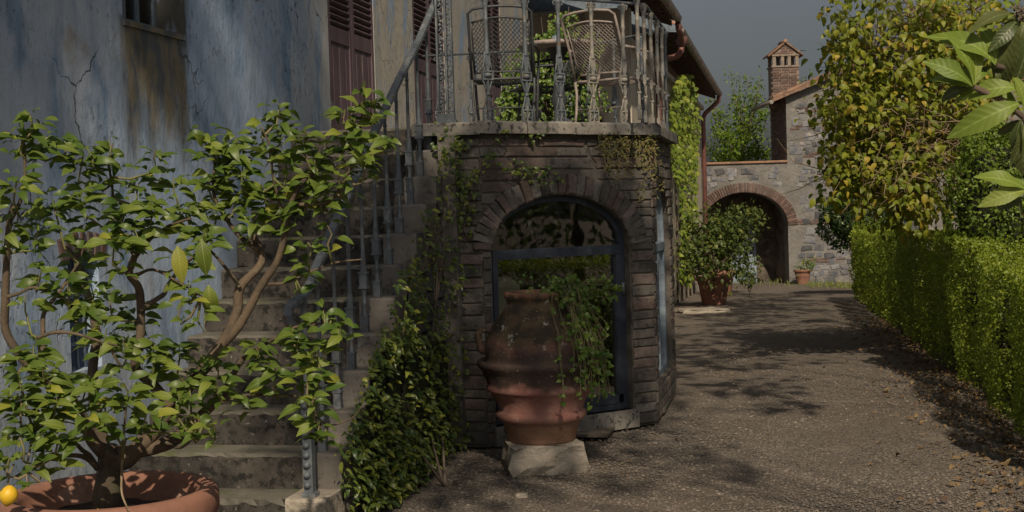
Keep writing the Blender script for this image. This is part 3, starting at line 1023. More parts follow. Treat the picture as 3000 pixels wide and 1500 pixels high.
course_stones(terr, (.06, 1.7, 0), (0, 1, 0), (1, 0, 0), 2.6, SL_B - .1, [], hr=(.12, .2), lr=(.25, .5), proud=.03, zbase=1.0)
for k in range(5):
    MB().box((.1, 1.75 + k * .5, SL_B - .10), (min(2.1, 1.2 + k * .5), 1.85 + k * .5, SL_B - .002)).build('ceiling_beam', 'dark_wood', terr)
MB().prism([DA + DU * (d_x0 - .02) + DN * .03, DA + DU * (d_x1 + .03) + DN * .03, DA + DU * (d_x1 + .03) - DN * .1, DA + DU * (d_x0 - .02) - DN * .1], (0, 0, d_z0 + .0)).build('threshold', 'slab', terr)
# plaster pilaster where the bay meets the stair
MB().box((1.17, 1.11, 0), (1.285, 1.19, SL_B)).build('pilaster', 'block', terr)
# slab: edge pieces following the outline
OUT = [np.array(q, float) for q in ((.99, 1.12, 0), (1.46, 1.12, 0), (2.545, 2.205, 0), (2.545, 3.79, 0), (1.58, 4.76, 0), (0.0, 4.76, 0))]
inner = [np.array(q, float) for q in ((.99, 1.45, 0), (1.33, 1.45, 0), (2.215, 2.33, 0), (2.215, 3.66, 0), (1.45, 4.43, 0), (0.0, 4.43, 0))]
up = np.array([0, 0, 1.0])
for k in range(5):
    n_ = {0: 2, 1: 4, 2: 3, 3: 2, 4: 2}[k]
    for j in range(n_):
        f0, f1 = j / n_ + (.002 if j else 0), (j + 1) / n_ - .002
        q = [OUT[k] + (OUT[k + 1] - OUT[k]) * f0, OUT[k] + (OUT[k + 1] - OUT[k]) * f1, inner[k] + (inner[k + 1] - inner[k]) * f1, inner[k] + (inner[k + 1] - inner[k]) * f0]
        dz = rnd(-.004, .004)
        mb = MB()
        e0, e1 = q[0], q[1]
        nrm = np.cross(e1 - e0, up); nrm /= np.linalg.norm(nrm)
        prof = [(0, -.085), (.0, -.012), (-.012, 0), (-.33, 0), (-.33, -.085)]
        nn = 6
        vs = []
        for i in range(nn + 1):
            t = i / nn
            po, pi_ = q[0] + (q[1] - q[0]) * t, q[3] + (q[2] - q[3]) * t
            jj = rnd(-.006, .004)
            vs += [po + nrm * jj + up * (TZ - .085 + dz), po + nrm * jj + up * (TZ - .014 + dz), po - nrm * (.014 + rnd(0, .006)) + up * (TZ + dz), pi_ + up * (TZ + dz), pi_ + up * (TZ - .085 + dz)]
        fs = []
        for i in range(nn):
            for c in range(5):
                fs.append((i * 5 + c, (i + 1) * 5 + c, (i + 1) * 5 + (c + 1) % 5, i * 5 + (c + 1) % 5))
        fs += [(0, 1, 2, 3, 4), tuple(nn * 5 + c for c in (4, 3, 2, 1, 0))]
        mb.add(vs, fs)
        mb.build('edge_slab', 'slab', terr)
MB().prism([(0.0, 1.72, TZ - .08), (1.2, 1.72, TZ - .08), (1.33, 1.45, TZ - .08), (2.215, 2.33, TZ - .08), (2.215, 3.66, TZ - .08), (1.45, 4.43, TZ - .08), (0, 4.43, TZ - .08)], (0, 0, .07)).build('deck', 'slab', terr)

def arched_frame(A, U, N, x0, x1, zs, rise, z0, inset, mat, fw=.05, fd=.045, bar=None, mull=()):
    """metal frame following an arched opening; returns it with panes as sub-parts"""
    A, U, N = (np.array(q, float) for q in (A, U, N))
    xc, hw = (x0 + x1) / 2, (x1 - x0) / 2
    def P(x, z, d=0.0):
        return A + U * x + up * z - N * (inset + d)
    seg = 24
    outer = [(x0, z0)] + [(xc - hw * math.cos(PI * i / seg), zs + rise * math.sin(PI * i / seg)) for i in range(seg + 1)] + [(x1, z0)]
    inn = [(x0 + fw, z0 + fw)] + [(xc - (hw - fw) * math.cos(PI * i / seg), zs + (rise - fw) * math.sin(PI * i / seg)) for i in range(seg + 1)] + [(x1 - fw, z0 + fw)]
    mb = MB()
    n = len(outer)
    for i in range(n):
        j = (i + 1) % n
        mb.prism([P(*outer[i]), P(*outer[j]), P(*inn[j]), P(*inn[i])], -N * fd)
    fr = mb.build('arched_frame', mat, terr)
    bz = bar
    b = MB()
    b.prism([P(x0 + fw, bz, -.008), P(x1 - fw, bz, -.008), P(x1 - fw, bz + .065, -.008), P(x0 + fw, bz + .065, -.008)], -N * (fd + .01))
    for m in mull:
        b.prism([P(m - .02, z0 + fw, -.004), P(m + .02, z0 + fw, -.004), P(m + .02, bz, -.004), P(m - .02, bz, -.004)], -N * fd)
    b.build('transom', mat, fr)
    g = MB()
    poly = [P(*q, fd * .5) for q in inn]
    g.add(poly, [tuple(range(len(poly)))])
    g.build('pane', 'glass', fr)
    return fr
df = arched_frame(DA, DU, DN, d_x0, d_x1, d_zs, d_rise, d_z0, .06, 'frame_blue', .042, .05, d_zs - .075)
# sash of the glazed door, slightly inside the frame, with latch
sash = MB()
def DP(x, z, d=0.0):
    return DA + DU * x + up * z - DN * (.055 + d)
for xa, xb in ((d_x0 + .045, d_x0 + .085), (d_x1 - .085, d_x1 - .045)):
    sash.prism([DP(xa, d_z0 + .05), DP(xb, d_z0 + .05), DP(xb, d_zs - .08), DP(xa, d_zs - .08)], -DN * .03)
sash.prism([DP(d_x0 + .045, d_z0 + .045), DP(d_x1 - .045, d_z0 + .045), DP(d_x1 - .045, d_z0 + .11), DP(d_x0 + .045, d_z0 + .11)], -DN * .034)
sash.build('sash', 'frame_blue', df)
MB().tube([DP(d_x1 - .03, 1.05, -.012), DP(d_x1 - .03, .97, -.012)], .012, 8).build('latch', 'iron', df)
rf = arched_frame(RA, RU, RN, r_x0, r_x1, r_zs, r_rise, r_z0, .04, 'frame_grey', .05, .05, r_zs - .14, ((r_x0 + r_x1) / 2,))
# curtain behind the right window
cu = MB()
cv, cf = [], []
for i in range(41):
    x = r_x0 + .03 + (r_x1 - r_x0 - .06) * i / 40
    for z in (r_z0 + .02, r_zs - .15):
        cv.append(RA + RU * x - RN * (.14 + .025 * math.sin(i * 1.1)) + up * z)
for i in range(40):
    cf.append((2 * i, 2 * i + 2, 2 * i + 3, 2 * i + 1))
cu.add(cv, cf, True)
tag(cu.build('linen_curtain', 'curtain'), 'pale linen curtain hanging inside the narrow arched bay window', 'curtain')
# cream armchair seen dimly through the glass door
ac = thing('armchair', 'cream armchair seen dimly behind the glass of the arched door', 'armchair', (1.25, 2.35, .03), .5)
def loc_mb(fn, name, mat, root):
    mb = MB(); fn(mb)
    o = bpy.data.objects.new(name, mb.mesh(name, mat)); COL.objects.link(o); o.parent = root
    return o
loc_mb(lambda m: m.box((-.28, -.28, .15), (.28, .26, .42)), 'seat', 'cream', ac)
loc_mb(lambda m: m.prism([(-.28, .2, .42), (.28, .2, .42), (.28, .26, .98), (.2, .27, 1.05), (-.2, .27, 1.05), (-.28, .26, .98)], (0, .1, 0)), 'backrest', 'cream', ac)
for s in (-1, 1):
    loc_mb(lambda m: m.box((s * .28 - .05, -.26, .15), (s * .28 + .05, .24, .62)), 'armrest', 'cream', ac)
    for t in (-.22, .2):
        loc_mb(lambda m: m.box((s * .22 - .025, t - .025, 0), (s * .22 + .025, t + .025, .15)), 'leg', 'dark_wood', ac)

# ------------------------------------------------------------------ stair railing
srail = thing('stair_railing', 'blue grey iron railing with slender balusters and sloping handrail on the stairs', 'railing', (1.09, S_Y0, S_Z0))
HR = [planex(px, py, 1.09) for px, py in ((1283, -14), (1277, 0), (1222, 128), (1168, 233), (1094, 392), (1024, 562), (974, 671), (931, 772), (905, 838), (884, 872), (862, 884), (846, 902), (842, 925), (846, 946), (856, 955))]
def ribbon(pts, w, h):
    """flat bar swept along pts in a plane x = const: w across, h thick"""
    mb = MB()
    vs, fs = [], []
    for i, q in enumerate(pts):
        t = pts[min(i + 1, len(pts) - 1)] - pts[max(i - 1, 0)]
        t = t / np.linalg.norm(t)
        nrm = np.array([0, -t[2], t[1]])
        ex = np.array([1.0, 0, 0])
        for a, b in ((-1, -1), (1, -1), (1, .6), (.6, 1), (-.6, 1), (-1, .6)):
            vs.append(q + ex * a * w / 2 + nrm * b * h / 2)
    for i in range(len(pts) - 1):
        for k in range(6):
            fs.append((i * 6 + k, i * 6 + (k + 1) % 6, (i + 1) * 6 + (k + 1) % 6, (i + 1) * 6 + k))
    fs += [tuple(range(5, -1, -1)), tuple((len(pts) - 1) * 6 + k for k in range(6))]
    mb.add(vs, fs)
    return mb
ribbon(HR, .045, -.032).build('handrail', 'iron', srail)
ry = np.array([q[1] for q in HR[:9]][::-1]); rz = np.array([q[2] for q in HR[:9]][::-1])
def rail_z(y):
    if y > ry[-1]:
        return rz[-1] + (y - ry[-1]) * .75
    return float(np.interp(y, ry, rz))
def stair_baluster(x, y, z0, z1):
    mb = MB()
    h = z1 - z0
    mb.box((x - .02, y - .02, z0), (x + .02, y + .02, z0 + .085))
    mb.box((x - .024, y - .024, z0 + .085), (x + .024, y + .024, z0 + .097))
    mb.lathe([(.017, .097), (.012, .12), (.011, .16), (.017, .168), (.011, .176), (.012, .22), (.022, .25)], 8, (x, y, z0))
    mb.box((x - .026, y - .026, z0 + .25), (x + .026, y + .026, z0 + .26))
    mb.box((x - .021, y - .021, z0 + .26), (x + .021, y + .021, z0 + .335))
    mb.box((x - .026, y - .026, z0 + .335), (x + .026, y + .026, z0 + .345))
    for s in (-1, 1):      # little rosettes on the boxes
        for zc in (.297, .043):
            mb.lathe([(.0, .012), (.012, .006), (.014, 0)], 8, (x, y, z0 + zc))
    prof = [(.021, .345), (.016, .40), (.0115, .47), (.0105, h - .12), (.016, h - .115), (.0105, h - .105), (.012, h - .05), (.022, h - .03), (.024, h - .005)]
    mb.lathe(prof, 8, (x, y, z0))
    mb.build('baluster', 'iron', srail)
for i in range(1, 11):
    y = S_Y0 + S_T * i + .07
    z = S_Z0 + S_R * i + .006
    stair_baluster(1.075, y, z, rail_z(y) - .01)
nb = MB()
p = planex(884, 872, 1.09)
ny = p[1] + .01
nz0 = S_Z0 + .006
nb.box((1.06, ny - .03, nz0), (1.13, ny + .04, nz0 + .02))
nb.box((1.07, ny - .022, nz0 + .02), (1.118, ny + .026, nz0 + .5))
for k in range(9):
    nb.lathe([(.0, .02), (.017, .01), (.02, 0), (.017, -.01), (.0, -.02)], 8, (1.09, ny - .022, nz0 + .06 + k * .05))
nb.lathe([(.024, .5), (.017, .56), (.016, p[2] - nz0 - .05), (.024, p[2] - nz0 - .03), (.02, p[2] - nz0)], 8, (1.094, ny, nz0))
nb.build('newel_post', 'iron', srail)

# ------------------------------------------------------------------ tall cast iron column by the top step
colm = thing('cast_iron_column', 'flat openwork cast iron column with scrolls at the head of the stairs', 'column', (1.16, 1.22, TZ))
def iron_column():
    A = planey(1284, 366, 1.2); B = planey(1331, 366, 1.2)
    x0, x1 = A[0], B[0]
    y, d = 1.2, .03
    zt = TZ + 1.15
    f = MB()
    xm = x0 + (x1 - x0) * .60
    for a, b in ((x0, x0 + .012), (xm - .005, xm + .006), (x1 - .008, x1)):
        f.box((a, y, TZ + .06), (b, y + d, zt))
    f.box((x0 - .012, y - .01, TZ), (x1 + .014, y + d + .01, TZ + .02))
    f.box((x0 - .004, y - .004, TZ + .02), (x1 + .004, y + d, TZ + .062))
    f.box((x0, y - .004, TZ + .075), (x1, y + d, TZ + .085))
    f.box((x0, y - .004, zt - .30), (x1, y + d, zt - .285))
    f.build('frame', 'iron', colm)
    sc = MB()
    n = 6
    for k in range(n):
        zc = TZ + .10 + k * .165
        r = .075
        pts = []
        for i in range(13):
            a = -PI / 2 + PI * i / 12
            pts.append((x0 + .012 + (xm - x0 - .02) * math.cos(a), y + d / 2, zc + .08 + .078 * math.sin(a)))
        sc.tube(pts, .005, 6)
        for (bx, bz, br) in ((.45, .04, .010), (.35, .065, .013), (.5, .09, .012), (.3, .11, .010), (.42, .135, .009), (.25, .03, .008)):
            c = (x0 + .012 + (xm - x0 - .02) * bx, y + d / 2, zc + bz)
            sc.lathe([(0, -br), (br * .8, -br * .6), (br, 0), (br * .8, br * .6), (0, br)], 7, c)
        sc.tube([(x0 + .014, y + d / 2, zc + .02), (x0 + .03, y + d / 2, zc + .05), (x0 + .025, y + d / 2, zc + .12), (x0 + .02, y + d / 2, zc + .15)], .004, 5)
    sc.build('scrollwork', 'iron', colm)
    zg = MB()
    nz = 30
    for k in range(nz):
        za, zb = TZ + .09 + (zt - TZ - .1) * k / nz, TZ + .09 + (zt - TZ - .1) * (k + 1) / nz
        xa, xb = (xm + .006, x1 - .008) if k % 2 == 0 else (x1 - .008, xm + .006)
        zg.tube([(xa, y + d / 2, za), (xb, y + d / 2, zb)], .005, 5)
    zg.build('zigzag_strip', 'iron', colm)
iron_column()

# ------------------------------------------------------------------ terrace railing of flat cast balusters
trail = thing('terrace_railing', 'cast iron terrace railing of ornate flat balusters under a thin rail', 'railing', (2.1, 2.0, TZ))
RH = .86
def flat_strip(mb, prof, d):
    """symmetrical outline (half width, z) with thickness d"""
    for (w0, z0), (w1, z1) in zip(prof[:-1], prof[1:]):
        mb.prism([(-w0, -d / 2, z0), (w0, -d / 2, z0), (w1, -d / 2, z1), (-w1, -d / 2, z1)], (0, d, 0))
def flat_baluster(h=RH):
    mb = MB()
    def open_box(z0, z1, w, t=.010, d=.026):
        mb.box((-w, -d / 2, z0), (w, d / 2, z0 + t)); mb.box((-w, -d / 2, z1 - t), (w, d / 2, z1))
        mb.box((-w, -d / 2, z0 + t), (-w + t, d / 2, z1 - t)); mb.box((w - t, -d / 2, z0 + t), (w, d / 2, z1 - t))
    open_box(.0, .088, .048)
    for s in (-1, 1):
        mb.tube([(s * .034, 0, .014), (s * .012, 0, .04), (s * .026, 0, .066), (s * .036, 0, .05)], .0065, 5)
    mb.box((-.005, -.01, .01), (.005, .01, .078))
    # waist with side curls
    flat_strip(mb, [(.012, .088), (.013, .12), (.010, .17)], .02)
    for s in (-1, 1):
        mb.tube([(s * .045, 0, .086), (s * .034, 0, .105), (s * .022, 0, .135), (s * .014, 0, .175)], .007, 5)
        mb.tube([(s * .014, 0, .195), (s * .020, 0, .225), (s * .034, 0, .262), (s * .045, 0, .282)], .007, 5)
    mb.lathe([(.012, -.012), (.019, -.004), (.019, .004), (.012, .012)], 10, (0, 0, .185))
    flat_strip(mb, [(.010, .197), (.010, .24), (.006, .28)], .02)
    open_box(.28, .345, .048)
    mb.lathe([(0, -.02), (.03, -.012), (.034, 0), (.03, .012), (0, .02)], 10, (0, 0, .312))
    flat_strip(mb, [(.044, .308), (.044, .316)], .012)
    for s in (-1, 1):
        mb.tube([(s * .044, 0, .345), (s * .034, 0, .375), (s * .024, 0, .42), (s * .019, 0, .47)], .008, 5)
    flat_strip(mb, [(.012, .345), (.022, .40), (.021, .46)], .02)
    mb.lathe([(.021, .455), (.0175, .55), (.015, h - .185), (.019, h - .178), (.019, h - .168), (.015, h - .16), (.0155, h - .10), (.019, h - .075), (.031, h - .022), (.033, h - .012), (.012, h - .008), (.012, h)], 10)
    for s in (-1, 1):
        pts = [(s * (.034 + .013 * math.cos(a)), 0, h - .03 + .013 * math.sin(a)) for a in np.linspace(2.2, 2.2 - 5.2, 9)]
        mb.tube(pts, .006, 5)
    return mb
FB = flat_baluster()
FB_D, FB_P = FB.mesh('baluster', 'iron'), FB.mesh('baluster', 'iron_pale')
def put_baluster(p, dirv, me):
    a = math.atan2(dirv[1], dirv[0])
    M = Matrix.Translation((p[0], p[1], TZ + .001)) @ Matrix.Rotation(a, 4, 'Z') @ Matrix.Diagonal((.86, .9, 1, 1))
    inst('baluster', me, M, trail)
def plane_hit(px, py, p0, n):
    d = ray(px, py)
    return CAM + d * (((np.array(p0) - CAM) @ n) / (d @ n))
RO = .085
railA = [np.array(q) for q in ((1.30, 1.12 + RO, 0), (1.425, 1.12 + RO, 0), (2.545 - RO, 2.205 + .035, 0), (2.545 - RO, 3.79 - .035, 0), (1.545, 4.67, 0), (.1, 4.67, 0))]
u1 = railA[2] - railA[1]; u1 = u1 / np.linalg.norm(u1); n1 = np.array([u1[1], -u1[0], 0])
for px, me in ((1432, FB_D), (1545, FB_D), (1643, FB_D), (1740, FB_P), (1832, FB_P)):
    put_baluster(plane_hit(px, 360, railA[1], n1), u1, me)
for px in (1874, 1893, 1912, 1930, 1944):
    q = planex(px, 330, 2.545 - RO)
    if q[1] < 3.78:
        put_baluster(q, (0, 1), FB_P)
put_baluster((2.46, 3.74), (0, 1), FB_D)
for t in (.25, .55, .85):
    q = railA[3] + (railA[4] - railA[3]) * t
    put_baluster(q, railA[4] - railA[3], FB_D)
for x in np.arange(.25, 1.5, .31):
    put_baluster((x, 4.67), (1, 0), FB_D)
zr = TZ + RH + .006
MB().tube([np.array([q[0], q[1], zr]) for q in railA], .011, 8).build('top_rail', 'iron', trail)
MB().tube([np.array([railA[0][0] - .13, 1.215, zr]), np.array([railA[0][0], railA[0][1], zr])], .011, 8).build('top_rail', 'iron', trail)

# ------------------------------------------------------------------ garden chairs and table on the terrace
def lattice(mb, P, nu, nv, r):
    """diamond mesh over a patch P(u, v), u, v in 0..1"""
    seg = 6
    for k in range(-nv, nu + nv):
        for s in (1, -1):
            pts = []
            for i in range(nv * 2 + 1):
                v = i / (2 * nv)
                u = (k + s * i * .5 + (0 if s > 0 else nv)) / nu
                if 0 <= u <= 1:
                    pts.append(P(u, v))
            if len(pts) > 1:
                mb.tube([pts[0]] + pts[1:-1:3] + [pts[-1]], r, 3, False)
def chair_parts(root, mat):
    w, d, hs = .235, .44, .40
    def add(fn, name):
        mb = MB(); fn(mb)
        o = bpy.data.objects.new(name, mb.mesh(name, mat)); COL.objects.link(o); o.parent = root
        return o
    # local: back at y=0, front at y=d, x across
    def bk(u, v):      # back panel patch
        x = (u - .5) * 2 * (w - .02)
        c = math.cos((u - .5) * PI)
        return np.array([x, -.06 * c - .17 * v + .02, hs + .05 + v * (.36 + .025 * c)])
    def stp(u, v):
        x = (u - .5) * 2 * (w - .01)
        return np.array([x, v * d, hs - .035 * math.sin(PI * v) * math.sin(PI * u) + .01 * v])
    def back(mb):
        lattice(mb, bk, 14, 11, .0034)
        for v in (0, 1):
            mb.tube([bk(u, v) for u in np.linspace(0, 1, 9)], .008, 6)
        for u in (0, 1):
            mb.tube([bk(u, v) for v in np.linspace(0, 1, 4)], .008, 6)
    add(back, 'backrest')
    def seat(mb):
        lattice(mb, stp, 12, 11, .0034)
        ring = [stp(u, 0) for u in np.linspace(0, 1, 7)] + [stp(1, v) for v in np.linspace(.2, 1, 5)] + [stp(u, 1) for u in np.linspace(.8, 0, 5)] + [stp(0, v) for v in np.linspace(.8, 0, 5)]
        mb.tube(ring, .011, 6)
    add(seat, 'seat')
    def hoop(mb):
        pts = [(-w, -.02, hs), (-w, -.10, hs + .25), (-w, -.20, hs + .47), (-w + .04, -.215, hs + .50)]
        pts += [(x, -.215, hs + .505 + .012 * math.cos(x * 9)) for x in (-.1, 0, .1)]
        pts += [(w - .04, -.215, hs + .50), (w, -.20, hs + .47), (w, -.10, hs + .25), (w, -.02, hs)]
        mb.tube(pts, .011, 7)
    add(hoop, 'back_frame')
    for s in (-1, 1):
        add(lambda m: m.tube([(s * w, -.02, hs), (s * w, .0, hs - .1), (s * (w - .01), -.03, .16), (s * w, -.05, 0)], .011, 7), 'leg')
        add(lambda m: m.tube([(s * (w + .02), d - .06, hs + .20), (s * (w + .02), d - .03, hs + .17), (s * (w + .01), d - .09, hs), (s * w, d - .07, .2), (s * (w - .01), d + .0, 0)], .011, 7), 'leg')
        add(lambda m: m.tube([(s * w, -.10, hs + .24), (s * (w + .02), .05, hs + .235), (s * (w + .025), .25, hs + .22), (s * (w + .02), d - .06, hs + .20)], .012, 7), 'armrest')
    add(lambda m: m.tube([(-w, -.02, hs * .45), (w, -.02, hs * .45)], .006, 6), 'stretcher')
def chair_at(p, rz, label, mat):
    r = thing('garden_chair', label, 'chair', (p[0], p[1], TZ - .008), rz, 'metal garden chairs on the terrace')
    chair_parts(r, mat)
    return r
pa = at(1478, 360, 10.35); pb = at(1768, 360, 10.7); pc = at(1668, 360, 11.5)
chair_at(pa, math.radians(8), 'dark metal mesh chair turned away near the iron column', 'chair_dark')
chair_at(pb, math.radians(-22), 'rusty pale metal mesh chair with its back split by a gap, beside the table', 'chair')
chair_at((pc[0], pc[1]), math.radians(120), 'metal chair with curved arms half hidden behind the round table', 'chair_dark')
tp = at(1640, 360, 11.05)
tb = thing('garden_table', 'round metal garden table on a turned pedestal', 'table', (tp[0], tp[1], TZ - .008))
loc_mb(lambda m: m.lathe([(0, .70), (.30, .70), (.315, .705), (.32, .72), (.315, .732), (.30, .738), (0, .738)], 32), 'table_top', 'chair', tb)
loc_mb(lambda m: m.lathe([(.0, .02), (.13, .02), (.11, .06), (.05, .10), (.045, .22), (.07, .28), (.05, .34), (.035, .45), (.04, .6), (.09, .69), (.1, .70)], 16), 'pedestal', 'chair_dark', tb)
for k in range(3):
    a = k * 2 * PI / 3 + .4
    loc_mb(lambda m: m.tube([(.05 * math.cos(a), .05 * math.sin(a), .12), (.18 * math.cos(a), .18 * math.sin(a), .07), (.26 * math.cos(a), .26 * math.sin(a), .012)], [.02, .018, .014], 7), 'foot', 'chair_dark', tb)
gl = MB().lathe([(0, 0), (.035, .0), (.045, .03), (.035, .06), (.0, .075)], 12, (tp[0] - .02, tp[1] + .05, TZ + .732)).build('glass_bowl', 'frame_grey')
tag(gl, 'small round glass lantern standing on the garden table', 'lantern')

# ------------------------------------------------------------------ ivy at the back of the terrace
def vine_stems(mb, base, tips, r=.006):
    for t in tips:
        b = np.array(base, float); t = np.array(t, float)
        m = (b + t) / 2 + rng.normal(size=3) * .05
        MB().tube([b, m, t], [r, r * .8, r * .4], 5).build('stem', 'bark_dark', mb)
ivy = thing('terrace_ivy', 'glossy green ivy heaped over the back of the terrace behind the chairs', 'ivy', at(1610, 366, 12.6))
Ms = []
for (px, py, rx, ry, n) in ((1610, 300, 150, 70, 520), (1640, 130, 100, 45, 260), (1540, 200, 60, 60, 180), (1700, 180, 60, 60, 170), (1720, 300, 70, 60, 220), (1490, 320, 40, 50, 110), (1655, 70, 50, 40, 90), (1740, 140, 25, 50, 60), (1590, 230, 120, 60, 280)):
    for _ in range(n):
        a, q = random.random() * 6.28, random.random() ** .5
        p = at(px + rx * q * math.cos(a), py + ry * q * math.sin(a), 12.6 + rnd(-.3, .25))
        Ms.append(frame_m(p, np.array([rnd(-1, 1), -.7, rnd(-1, .2)]), np.array([rnd(-.5, .5), -1, rnd(0, 1)]), rnd(.03, .055)))
leaves(ivy, 'broad', Ms, 'ivy', 250)
vine_stems(ivy, at(1610, 366, 12.7), [at(rnd(1480, 1740), rnd(100, 330), 12.65) for _ in range(26)] + [at(1666, 20, 12.6), at(1740, 40, 12.6), at(1585, 50, 12.6)])
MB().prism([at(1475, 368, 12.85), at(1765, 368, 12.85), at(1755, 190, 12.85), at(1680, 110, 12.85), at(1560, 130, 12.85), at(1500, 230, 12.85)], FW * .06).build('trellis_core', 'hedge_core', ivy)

# ------------------------------------------------------------------ wing with eaves, gutters and downpipes
wing = thing('wing_building', 'pale plastered wing with deep tiled eaves, gutter and creeper behind the terrace', 'building', (0.5, 20, -.4))
WX = .95
wm = MB()
wm.box((WX - .3, 13.9, -1.2), (WX, 29.4, 4.30))
wm.box((.42, 13.9, -1.2), (WX - .3, 14.2, 4.75)); wm.box((WX - .3, 13.9, 4.30), (WX, 14.2, 4.75))
wm.box((-5, 13.9, -1.2), (-.72, 14.2, 4.75)); wm.box((-.72, 13.9, 4.42), (.42, 14.2, 4.75)); wm.box((-.72, 13.9, -1.2), (.42, 14.2, 2.0))
wm.box((-5, 29.1, -1.2), (WX - .3, 29.4, 4.3))
wm.build('wall', 'plaster', wing)
for k in range(8):
    x = -.72 + 1.14 * k / 8
    MB().box((x + .004, 14.12, 2.0), (x + 1.14 / 8 - .004, 14.15, 4.42)).build('door_board', 'dark_wood', wing)
def eave(y0, y1, z0, z1, xe, roof_name, ridge_dz, zwall):
    """roof slab above a row of rafters and boards, with tiles and a gutter along x = xe"""
    sl = .36
    rf = MB()
    rf.prism([(xe + .02, y0, z0 + .06), (xe + .02, y1, z1 + .06), (-2.6, y1, z1 + .06 + (xe + 2.6) * sl), (-2.6, y0, z0 + .06 + (xe + 2.6) * sl)], (0, 0, .09))
    roof = rf.build(roof_name, 'tile', wing)
    n = int((y1 - y0) / .42)
    for k in range(n + 1):
        y = y0 + .08 + (y1 - y0 - .2) * k / n
        zz = z0 + (z1 - z0) * (y - y0) / (y1 - y0)
        MB().prism([(xe - .03, y, zz - .06), (xe - .03, y, zz + .035), (WX - .25, y, zz + .035 + (xe - WX + .22) * sl), (WX - .25, y, zz - .06 + (xe - WX + .22) * sl)], (0, .085, 0)).build('rafter', 'wood', roof)
    MB().prism([(xe, y0, z0 + .04), (xe, y1, z1 + .04), (WX - .25, y1, z1 + .04 + (xe - WX + .25) * sl), (WX - .25, y0, z0 + .04 + (xe - WX + .25) * sl)], (0, 0, .018)).build('soffit_board', 'wood', roof)
    tm = MB()
    tv, tf = [], []
    for i in range(7):
        a = PI * i / 6
        for x in (0.0, -.42):
            tv.append((x, .075 * math.cos(a), .06 * math.sin(a)))
    for i in range(6):
        tf.append((2 * i, 2 * i + 1, 2 * i + 3, 2 * i + 2))
    tf.append(tuple(2 * i for i in range(7)))
    tm.add(tv, tf)
    tme = tm.mesh('roof_tile', 'tile')
    m = int((y1 - y0) / .19)
    for k in range(m):
        y = y0 + .1 + k * .19
        zz = z0 + (z1 - z0) * (y - y0) / (y1 - y0) + .152
        M = Matrix.Translation((xe + .05, y, zz)) @ Matrix.Rotation(math.atan(sl), 4, 'Y') @ Matrix.Diagonal((1, rnd(.9, 1.1), rnd(.9, 1.2), 1))
        o = bpy.data.objects.new('roof_tile', tme); COL.objects.link(o); o.parent = roof; o.matrix_basis = M
    gv, gf = [], []
    prof = [(.0, .02), (.015, -.03), (.05, -.06), (.10, -.06), (.135, -.03), (.15, .03), (.14, .035), (.128, -.025), (.098, -.05), (.052, -.05), (.022, -.025), (.008, .02)]
    ns = 8
    for i in range(ns + 1):
        y = y0 + (y1 - y0) * i / ns
        zz = z0 + (z1 - z0) * i / ns
        for (a, b) in prof:
            gv.append((xe + .0 + a, y, zz + .06 + b))
    np_ = len(prof)
    for i in range(ns):
        for k in range(np_):
            gf.append((i * np_ + k, i * np_ + (k + 1) % np_, (i + 1) * np_ + (k + 1) % np_, (i + 1) * np_ + k))
    gf += [tuple(range(6)), tuple(ns * np_ + k for k in range(6))]
    mb = MB().add(gv, gf)
    mb.build('gutter', 'gutter', wing)
    for k in range(int((y1 - y0) / 1.1)):
        y = y0 + .4 + k * 1.1
        zz = z0 + (z1 - z0) * (y - y0) / (y1 - y0)
        MB().box((xe - .01, y, zz - .004), (xe + .155, y + .025, zz + .004)).build('gutter_bracket', 'copper', wing)
eave(9.8, 16.75, 4.86, 4.84, 1.40, 'upper_roof', .0, 4.7)
eave(17.2, 29.3, 4.70, 4.46, 1.40, 'lower_roof', .0, 4.3)
# cornice along the wall head
MB().box((WX, 14.0, 4.12), (WX + .10, 29.3, 4.22)).build('cornice', 'plaster', wing)
MB().prism([(-1.5, 17.12, 4.9), (1.42, 17.12, 4.72), (1.42, 17.12, 4.84), (-1.5, 17.12, 5.95)], (0, .06, 0)).build('verge_flashing', 'frame_grey', wing)
gp = [(1.48, 16.7, 4.83), (1.48, 16.78, 4.72), (1.50, 16.95, 4.66), (1.49, 17.15, 4.60), (1.48, 17.3, 4.50)]
MB().tube(gp, .055, 10).build('downpipe', 'copper', wing)
MB().lathe([(.05, -.09), (.10, -.06), (.11, .06), (.10, .07), (0, .07)], 14, (1.47, 17.5, 4.60)).build('rain_hopper', 'copper', wing)
dp = [(1.47, 17.5, 4.54), (1.46, 17.5, 4.42), (1.40, 17.5, 4.34), (1.12, 17.45, 4.26), (1.05, 17.42, 4.20), (1.03, 17.42, 4.05), (1.03, 17.42, 2.6), (1.03, 17.42, -.3)]
MB().tube(dp, .055, 10).build('downpipe', 'copper', wing)
dp = [(1.47, 29.05, 4.46), (1.46, 29.05, 4.34), (1.38, 29.05, 4.26), (1.10, 29.05, 4.02), (1.05, 29.05, 3.92), (1.04, 29.05, 3.8), (1.04, 29.05, -.8)]
MB().tube(dp, .06, 10).build('downpipe', 'copper', wing)

